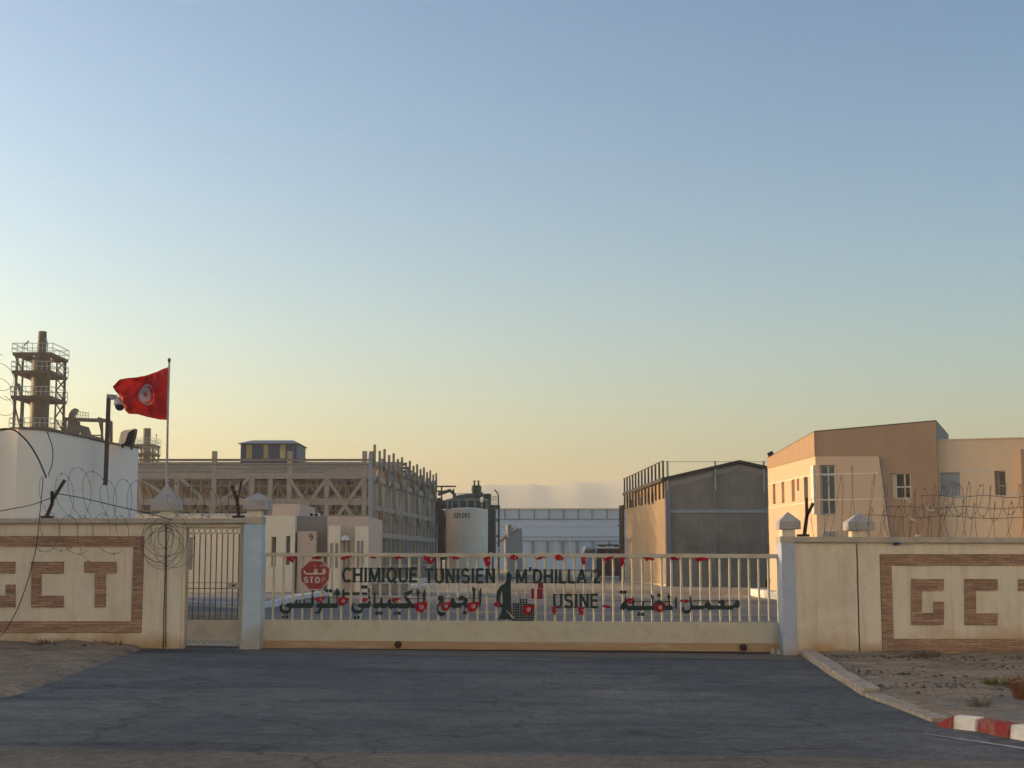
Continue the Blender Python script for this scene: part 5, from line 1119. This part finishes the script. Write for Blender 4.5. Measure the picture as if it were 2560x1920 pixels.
# ================================================================== TAN OFFICE BUILDING
yaw = R(20.0); PA = Vector((W(2042, 1300, 72).x, 72, 0)); tdir = Vector((math.cos(yaw), -math.sin(yaw), 0))
PBv = PA + tdir * 5.72; PCv = Vector((W(1922, 1300, 82).x, 82, 0))
TF = PL((PA.x, PA.y), (PBv.x, PBv.y)); TS = PL((PCv.x, PCv.y), (PA.x, PA.y)); back = Vector((math.sin(yaw), math.cos(yaw), 0))
PR0 = PBv + back * .35; TR = PL((PR0.x, PR0.y), (PR0.x + tdir.x, PR0.y + tdir.y))
ob = thing('office_building', (PA.x + 3, PA.y, 0), 'tan and cream two storey office building with a sloping brown fascia', 'building')
zf = TF.hit(2044, 1141)[1]; zA = TF.hit(2042, 1080)[1]; zB = TF.hit(2346, 1053)[1]; zC = TS.hit(1923, 1145)[1]
zRt = TR.hit(2352, 1101)[1]
# side (sunlit) wall, cream below the fascia
sw_ = MB(); sw_.pb(TS, 0, TS.L, -.5, zf, -.3, 0); sw_ = sw_.build('side_wall', m_cream, ob)
cc = MB(); sideW = [(1932, 1939, 1209, 1260), (1954, 1961, 1203, 1258), (1979, 1987, 1197, 1254), (1992, 1998, 1195, 1227), (2010, 2020, 1192, 1250)]
for (x0, x1, y0_, y1_) in sideW: cc.px(TS, x0, y0_, x1, y1_, -.22, .4)
cut(sw_, cc)
for (x0, x1, y0_, y1_) in sideW: m = MB(); m.px(TS, x0 - 1, y0_, x1 + 1, y1_, -.26, -.21); m.build('window', m_glass if x0 > 2000 else m_beige, ob)
m = MB(); m.pp(TS, [(0, zf + .002), (TS.L, zf + .002), (TS.L, zA), (0, zC)], -.3, .03); m.build('side_fascia', m_tan, ob)
m = MB(); m.pb(TS, 0, TS.L, TS.hit(2035, 1188)[1], TS.hit(2035, 1188)[1] + .05, .001, .02); m.pb(TS, 0, TS.L, TS.hit(2035, 1255)[1], TS.hit(2035, 1255)[1] + .05, .001, .02); m.build('string_course', m_wframe, ob)
# front wall tan block
F2 = TF.hit
m = MB(); m.pp(TF, [(.0, -.5), (TF.L, -.5), (TF.L, zB), (0.0, zA)], -.5, 0); fw = m.build('front_wall', m_tan, ob)
# cream field on the front: bounded by the slanted edge
m = MB(); m.pp(TF, [(0.004, -.4), F2(2228, 1390), F2(2194, 1141), (0.004, F2(2044, 1141)[1])], .0, .03); cf = m.build('cream_field', m_cream, ob)
cc = MB(); cc.px(TF, 2228, 1183, 2277, 1246, -.2, .5); cc.px(TF, 2051, 1163, 2089, 1287, -.3, .5); cut(fw, cc)
cc = MB(); cc.px(TF, 2051, 1163, 2089, 1287, -.3, .5); cut(cf, cc)
m = MB(); m.pb(TF, .01, F2(2196, 1186)[0], F2(2100, 1186)[1], F2(2100, 1186)[1] + .05, .031, .045); m.pb(TF, .01, F2(2205, 1250)[0], F2(2100, 1250)[1], F2(2100, 1250)[1] + .05, .031, .045); m.build('string_course', m_wframe, ob)
m = MB(); e0, e1 = F2(2196, 1141), F2(2230, 1390); m.bar(TF.P(e0[0], e0[1], .02), TF.P(e1[0], e1[1], .02), .03, .05, up=(0, 1, 0)); m.build('edge_trim', m_wframe, ob)
def winpx(pl, x0, y0_, x1, y1_, o, cols_, rows_, glass, par, fr=1.7, name='window'):
    m = MB(); m.px(pl, x0, y0_, x1, y1_, o, o + .03); w_ = m.build(name, glass, par)
    m = MB()
    def rct(a, b, c, d): m.px(pl, a, b, c, d, o + .031, o + .08)
    rct(x0, y0_, x1, y0_ + fr); rct(x0, y1_ - fr, x1, y1_); rct(x0, y0_ + fr, x0 + fr, y1_ - fr); rct(x1 - fr, y0_ + fr, x1, y1_ - fr)
    for c in cols_: m.px(pl, c - fr * .8, y0_ + fr, c + fr * .8, y1_ - fr, o + .031, o + .078)
    for r in rows_: m.px(pl, x0 + fr, r - fr * .7, x1 - fr, r + fr * .7, o + .031, o + .076)
    m.build('window_frame', m_wframe, w_); return w_
m = MB(); m.px(TF, 2228.5, 1183.5, 2240, 1246, -.19, -.12); m.build('reveal_panel', m_beige, ob)
winpx(TF, 2240, 1183, 2276.5, 1246, -.18, [2262], [1217], m_glassd, ob, fr=2.0)
w_ = winpx(TF, 2053, 1164, 2088, 1286, -.2, [2071], [1188, 1250], m_glass, ob, fr=2.2)
m = MB(); m.pb(TS, TS.L - .55, TS.L - .02, F2(2045, 1285)[1], F2(2045, 1163)[1], .002, .12); m.build('corner_mullion', m_wframe, ob)
m = MB(); m.px(TF, 2057, 1326, 2090, 1343, .031, .06)
o = m.build('grille', m_wframe, ob)
m = MB()
for i in range(9): x = 2059 + i * 3.4; m.px(TF, x, 1328, x + 1.4, 1342, .061, .07)
m.build('grille_slot', m_roof, o)
# right, lower wing
m = MB(); m.pb(TR, -.2, 16, -.5, zRt, -.5, 0); rw = m.build('wing_wall', m_beige, ob)
cc = MB(); cc.px(TR, 2487, 1177, 2515, 1242, -.3, .5); cc.px(TR, 2351, 1181, 2400, 1242, -.15, .5); cut(rw, cc)
m = MB(); m.px(TR, 2351, 1181, 2400, 1242, -.14, -.10); m.build('shutter', m_lgrey, ob)
m = MB(); m.px(TR, 2487.5, 1177.5, 2498, 1242, -.29, -.2); m.build('reveal_panel', m_tan, ob)
winpx(TR, 2497, 1178, 2515, 1242, -.28, [], [1214], m_glassd, ob, fr=1.4)
m = MB(); zq = TR.hit(2420, 1178)[1]; m.pb(TR, TR.hit(2402, 1178)[0], TR.hit(2486, 1178)[0], zq, zq + .05, .001, .02); zq = TR.hit(2420, 1242)[1]; m.pb(TR, TR.hit(2302, 1242)[0] if False else 0, 16, zq, zq + .05, .001, .02); m.build('string_course', m_wframe, ob)
m = MB(); a_ = TR.hit(2554, 1180)[0]; m.pb(TR, a_, a_ + 3, -.4, TR.hit(2554, 1124)[1], .001, .3); m.build('brown_pier', m_tan, ob)
# brown pedestal field and cream foot on the right
m = MB(); m.pp(TR, [TR.hit(2310, 1390), TR.hit(2420, 1390), TR.hit(2420, 1268), TR.hit(2300, 1268)], .002, .03)
# roof and roof edge
m = MB(); q_ = [TF.P(0, 0), TF.P(TF.L, 0), TF.P(TF.L, 0, -9), Vector((PCv.x, PCv.y, 0))]
m.add([(PA.x, PA.y, zA), (PBv.x, PBv.y, zB), tuple(Vector((PBv.x, PBv.y, zB)) + back * 9), (PCv.x, PCv.y, zC), (PA.x, PA.y, zA + .06), (PBv.x, PBv.y, zB + .06), tuple(Vector((PBv.x, PBv.y, zB + .06)) + back * 9), (PCv.x, PCv.y, zC + .06)], [(3, 2, 1, 0), (4, 5, 6, 7), (0, 1, 5, 4), (1, 2, 6, 5), (2, 3, 7, 6), (3, 0, 4, 7)]); m.build('roof', m_steeld, ob)
m = MB(); PE = PL((PBv.x, PBv.y), (PBv.x + back.x, PBv.y + back.y)); m.pb(PE, 0.001, 9, 0, zB - .002, -.3, .0); m.build('end_wall', m_guardg, ob)
m = MB(); m.pb(TR, -.2, 16, zRt, zRt + .05, -6, .05); m.build('wing_roof', m_beige, ob)
fz = thing('roof_lamp', W(1927, 1143, 81.5), 'small black floodlight on the far roof corner of the tan building', 'lamp')
m = MB(); m.bar(W(1928, 1145, 81.5), W(1927, 1138, 81.5), .08); m.build('stem', m_black, fz)
m = MB(); m.bar(W(1929, 1141, 81.5), W(1924, 1130, 81.5), .16, .3); m.build('lamp_head', m_black, fz)

# ================================================================== YARD KERBS
def kerbline(name, pts, w, h, mt):
    m = MB()
    for a, b in zip(pts, pts[1:]):
        d = Vector((b[0] - a[0], b[1] - a[1], 0)).normalized(); n = Vector((-d.y, d.x, 0)) * w / 2
        A, B2_ = Vector((a[0], a[1], 0)), Vector((b[0], b[1], 0))
        m.hexa([(*(A - n).xy, G(a[0]) - .1), (*(B2_ - n).xy, G(b[0]) - .1), (*(B2_ + n).xy, G(b[0]) - .1), (*(A + n).xy, G(a[0]) - .1), (*(A - n).xy, G(a[0]) + h), (*(B2_ - n).xy, G(b[0]) + h), (*(B2_ + n).xy, G(b[0]) + h), (*(A + n).xy, G(a[0]) + h)])
    return struct(m.build(name, mt))
g1 = lambda px, py: (gp(px, py).x, gp(px, py).y)
kerbline('yard_kerb', [(-13, 50.2), g1(640, 1521), g1(680, 1516), g1(730, 1500), g1(800, 1488), g1(900, 1478), g1(1080, 1466)], .35, .16, m_white)
kerbline('inner_kerb', [(-13, 40.5), g1(600, 1546)], .4, .12, m_kerb)
pv_ = MB(); pl1 = [(-13, 50.4), g1(640, 1519), g1(730, 1499), g1(800, 1487), g1(900, 1477), (hx(920), YH - .1), (-13, YH - .1)]
pv_.prism(pl1, -.05, .15); struct(pv_.build('yard_pavement', m_guardg))
kerbline('white_kerb', [g1(1888, 1488), g1(1925, 1494), g1(1990, 1502)], .5, .32, m_white)
# barrier boards on the yard pavement
t = thing('barrier_block', (gp(1060, 1470).x, gp(1060, 1470).y, 0), 'stacked pale concrete slabs on the yard pavement behind the word CHIMIQUE', 'slabs')
m = MB(); p_ = gp(930, 1484); m.box(p_.x - 2.0, p_.x + 1.6, p_.y, p_.y + 1.2, .15, .5); m.build('slab', m_kerb, t)
m = MB(); m.box(p_.x - 1.2, p_.x + 2.4, p_.y + .3, p_.y + 1.4, .505, .75); m.build('slab', m_white, t)

# ================================================================== FRONT KERBS, LITTER, PLANTS
kp = [gp(*p) for p in [(1992, 1632), (2012, 1646), (2046, 1668), (2076, 1690), (2108, 1708), (2132, 1724), (2156, 1740)]]
rnd = random.Random(12)
for i, (a, b) in enumerate(zip(kp, kp[1:])):
    m = MB(); d = (b - a).normalized(); n = Vector((-d.y, d.x, 0)) * .11; A, B2_ = a + d * .03, b - d * .03; jz = rnd.uniform(-.02, .015); n = -n if n.x < 0 else n
    m.hexa([(*A.xy, G(A.x) - .05), (*B2_.xy, G(B2_.x) - .05), (*(B2_ + n * 2).xy, G(B2_.x) - .05), (*(A + n * 2).xy, G(A.x) - .05), (*A.xy, G(A.x) + .10 + jz), (*B2_.xy, G(B2_.x) + .09 + jz), (*(B2_ + n * 2).xy, G(B2_.x) + .12 + jz), (*(A + n * 2).xy, G(A.x) + .12 + jz)])
    names = ['nearest the gate pillar', 'second from the gate pillar', 'third from the gate pillar', 'third from the pavement end', 'second from the pavement end', 'farthest from the gate pillar']
    tag(m.build('kerb_stone', m_kerb, bevel=.02), 'weathered concrete kerb stone, ' + names[i], 'kerb stone', 'old kerb stones beside the entrance')
kp = [gp(2336, 1815), gp(2379, 1822), gp(2440, 1829), gp(2520, 1846), gp(2625, 1863)]
labs = ['short red painted kerb block at the left end of the row', 'white painted kerb block between the two red ones', 'long red painted kerb block beside the white line', 'white painted kerb block at the right edge']
for i, (a, b) in enumerate(zip(kp, kp[1:])):
    m = MB(); d = (b - a).normalized(); n = Vector((-d.y, d.x, 0)); n = n if n.y > 0 else -n; n *= .17; A, B2_ = a + d * .006, b - d * .006; hL = .03 if i == 0 else .13
    m.hexa([(*A.xy, G(A.x) - .05), (*B2_.xy, G(B2_.x) - .05), (*(B2_ + n).xy, G(B2_.x) - .05), (*(A + n).xy, G(A.x) - .05), (*(A + n * .15).xy, G(A.x) + hL), (*(B2_ + n * .15).xy, G(B2_.x) + .13), (*(B2_ + n).xy, G(B2_.x) + .13), (*(A + n).xy, G(A.x) + hL)])
    tag(m.build('kerb_block', m_white if i % 2 else m_red, bevel=.015), labs[i], 'kerb block', 'red and white kerb blocks')
kerbline('edge_kerb', [(gp(2158, 1742).x + .12, gp(2158, 1742).y), (gp(2230, 1768).x + .12, gp(2230, 1768).y), (gp(2330, 1806).x + .1, gp(2330, 1806).y)], .2, .045, m_kerb)
def tuft(name, label, px, py, n, h, spread, mt, lean=.6, seed=1, w=.008, cat='plant'):
    rnd = random.Random(seed); c = gp(px, py); m = MB()
    for i in range(n):
        a = rnd.random() * 6.283; r = spread * rnd.random() ** .6; b = Vector((c.x + r * math.cos(a) * .7, c.y + r * math.sin(a) * .7, G(c.x) + .02)); hh = h * rnd.uniform(.45, 1); L_ = lean * hh * rnd.uniform(.2, 1)
        top = b + Vector((math.cos(a) * L_, math.sin(a) * L_, hh)); mid = b.lerp(top, .5) + Vector((0, 0, .12 * hh)); sd = Vector((-math.sin(a + 1), math.cos(a + 1), 0)) * w
        m.add([b - sd, b + sd, mid + sd * .8, mid - sd * .8, top], [(0, 1, 2, 3), (3, 2, 4)])
        if name != 'grass_tuft' and rnd.random() < .8:
            for k in range(3):
                f = rnd.uniform(.4, 1); q = b.lerp(top, f); dv = Vector((rnd.uniform(-1, 1), rnd.uniform(-1, 1), rnd.uniform(.1, 1))) * h * .16; s2 = dv.cross(Vector((.3, .5, .8))).normalized() * w * 1.3; m.add([q - s2, q + s2, q + dv], [(0, 1, 2)])
    return tag(m.build(name, mt, fix=False), label, cat)
tuft('grass_tuft', 'green grass tuft on the dirt near the right edge', 2490, 1722, 200, .17, .24, m_green, 1.1, 3, .006, 'grass')
tuft('dry_shrub', 'russet dry shrub at the right edge of the picture', 2572, 1760, 220, .32, .24, m_dry, .7, 5, .005)
tuft('dry_weed', 'small greyish dry weed on the pale pavement', 2448, 1778, 80, .17, .15, m_greyw, .7, 7, .004)
tuft('dry_weed', 'low dark weed patch against the right wall below the stone frame', 2315, 1650, 140, .14, .3, m_greyw, .7, 9)
tuft('dry_weed', 'sparse dry weeds along the foot of the left wall near its middle', 130, 1618, 90, .16, .4, m_dry, .5, 11)
tuft('dry_weed', 'sparse dry weeds along the foot of the left wall near the pilaster', 270, 1620, 90, .14, .35, m_dry, .5, 12)
# gravel
m = MB(); rnd = random.Random(31)
def stone(x, y, z, r):
    vs = [(x + r * rnd.uniform(.7, 1.2) * a, y + r * rnd.uniform(.7, 1.2) * b, z + r * .6 * rnd.uniform(.6, 1.1) * c) for a, b, c in ((1, 0, 0), (-1, 0, 0), (0, 1, 0), (0, -1, 0), (0, 0, 1), (0, 0, -.6))]
    m.add(vs, [(0, 2, 4), (2, 1, 4), (1, 3, 4), (3, 0, 4), (2, 0, 5), (1, 2, 5), (3, 1, 5), (0, 3, 5)])
for i in range(3200):
    side = i % 3
    if side: y = rnd.uniform(13.5, 26.3); b = interp(RE, y); x = b + .3 + abs(rnd.gauss(0, 2.6))
    else: y = rnd.uniform(17, 26.3); b = interp(LE, y); x = b - .2 - abs(rnd.gauss(0, 2.4))
    stone(x, y, G(x) + .05, rnd.choice((.01, .012, .016, .02, .03, .045 if i % 9 == 0 else .015)))
struct(m.build('gravel', m_stone), 'stuff')
m = MB()
for i in range(900):
    cx_, cy_ = rnd.choice(((5.2, 19.6), (6.4, 19.0), (7.2, 20.2), (5.0, 21.8), (8.2, 23.5), (6.5, 25.6), (5.6, 25.8), (7.8, 25.7))); x = cx_ + rnd.gauss(0, .8); y = cy_ + rnd.gauss(0, .5); y = min(y, 26.2)
    if x > interp(RE, y) + .3: stone(x, y, G(x) + .055, rnd.choice((.012, .018, .025, .04)))
for i in range(160):
    x = rnd.uniform(-13, -6.8); y = 26.2 - abs(rnd.gauss(0, .25)); stone(x, y, G(x) + .07, rnd.choice((.02, .03, .045)))
struct(m.build('rubble', mat('dark_clods', (.13, .10, .075), (.07, .055, .045), scale=9, bump=.6)), 'stuff')
def crumple(name, label, px, py, Y, r, mt, seed, cat='litter', squash=.6, onwall=False):
    rnd = random.Random(seed); c = W(px, py, Y) if Y else gp(px, py); z0 = c.z if Y else G(c.x) + .07
    bm = bmesh.new(); bmesh.ops.create_icosphere(bm, subdivisions=2, radius=r)
    for v in bm.verts: v.co *= 1 + .5 * mn.noise(v.co * (2.2 / r) + Vector((seed, 0, 0))); v.co.z *= squash
    me = bpy.data.meshes.new(name); bm.to_mesh(me); bm.free(); me.materials.append(mt); o = bpy.data.objects.new(name, me); C.objects.link(o); o.location = (c.x, c.y, z0 + r * squash * .6)
    return tag(o, label, cat)
crumple('plastic_bag', 'crumpled white plastic bag at the foot of the right wall', 2081, 1636, None, .085, m_plast, 3, squash=.9)
crumple('plastic_bag', 'blue plastic bag on the ground at the wall joint', 2172, 1640, None, .07, m_bluep, 5)
crumple('plastic_bottle', 'blue plastic bag caught on the right wall coping', 2242, 1362, YW - .1, .06, m_bluep, 8, squash=.5)
crumple('paper_scrap', 'pale paper scrap on the dirt of the right verge', 2176, 1687, None, .06, m_kerb, 9, squash=.2)
crumple('paper_scrap', 'pale scrap caught in the wire above the right wall', 2295, 1342, YW + .1, .05, m_plast, 10, squash=.5)
for i, (px, py, lab) in enumerate(((2265, 1250, 'shred of pale plastic in the upper wire near the tan wall'), (2280, 1298, 'shred of pale plastic in the middle wire beside the slanted cream edge'), (2325, 1272, 'shred of pale plastic in the wire at the right of the brown wall'))):
    m = MB(); a = V(px, py); m.grid(5, 3, lambda u, v: (a.x + (u - .5) * .16, a.y + .02 * math.sin(u * 7), a.z + (v - .5) * .05 + .03 * math.sin(u * 4 + i))); tag(m.build('plastic_shred', m_stopw, fix=False), lab, 'litter', 'plastic shreds in the wire')
# unseen blocks added for the light: most cast shade, the white one bounces sun
t = thing('roadside_shade_block', (-34, 8, 0), 'unseen plain cream block added left of the entrance to shade it', 'building')  # added out of view to keep low sun off the entrance road
m = MB(); m.box(-46, -24, 16, 25.6, -.5, 7.5); m.build('wall', m_guard, t)
m = MB(); m.box(-46.3, -23.7, 15.7, 25.7, 7.502, 7.8); m.build('roof', m_guardg, t)
t = thing('bounce_block', (8, -16, 0), 'unseen long white block added behind the viewer to bounce warm light', 'building')  # added reflector block, throws sunlight back onto the shaded wall fronts
AB = PL((48, 12), (-34, -44))
m = MB(); m.pb(AB, 0, AB.L, -.5, 27, -12, 0); m.build('wall', mat('bounce_white', (.72, .77, .82), (.67, .72, .76), scale=1), t)  # white tinted to balance the bounced light
for k in range(8):
    for i in range(12): m = MB(); m.pb(AB, 3 + i * 8, 4.3 + i * 8, 1.3 + k * 3.2, 2.7 + k * 3.2, .0, .05); m.build('window', m_glassd, t)
t = thing('wall_shade_block', (-45, 31, 0), 'unseen plain grey block added behind the left wall to shade the entrance', 'building')  # added sun blocker for the ground in front of the wall
m = MB(); m.box(-60, -30.5, 27.5, 35.9, -.5, 6.6); m.build('wall', m_guardg, t)
m = MB(); m.box(-60.2, -30.3, 27.3, 36.0, 6.602, 6.8); m.build('roof', m_guardg, t)
t = thing('tank_shade_block', (-20, 156, 0), 'unseen plain grey block added behind the open steel shed to shade the tank', 'building')  # added sun blocker, keeps the tank and pipe rack in shade
m = MB(); m.box(-34, -8.9, 149.5, 166, -.5, 8.6); m.build('wall', m_guardg, t)
m = MB(); m.box(-34.2, -8.7, 149.3, 166.2, 8.602, 8.8); m.build('roof', m_guardg, t)
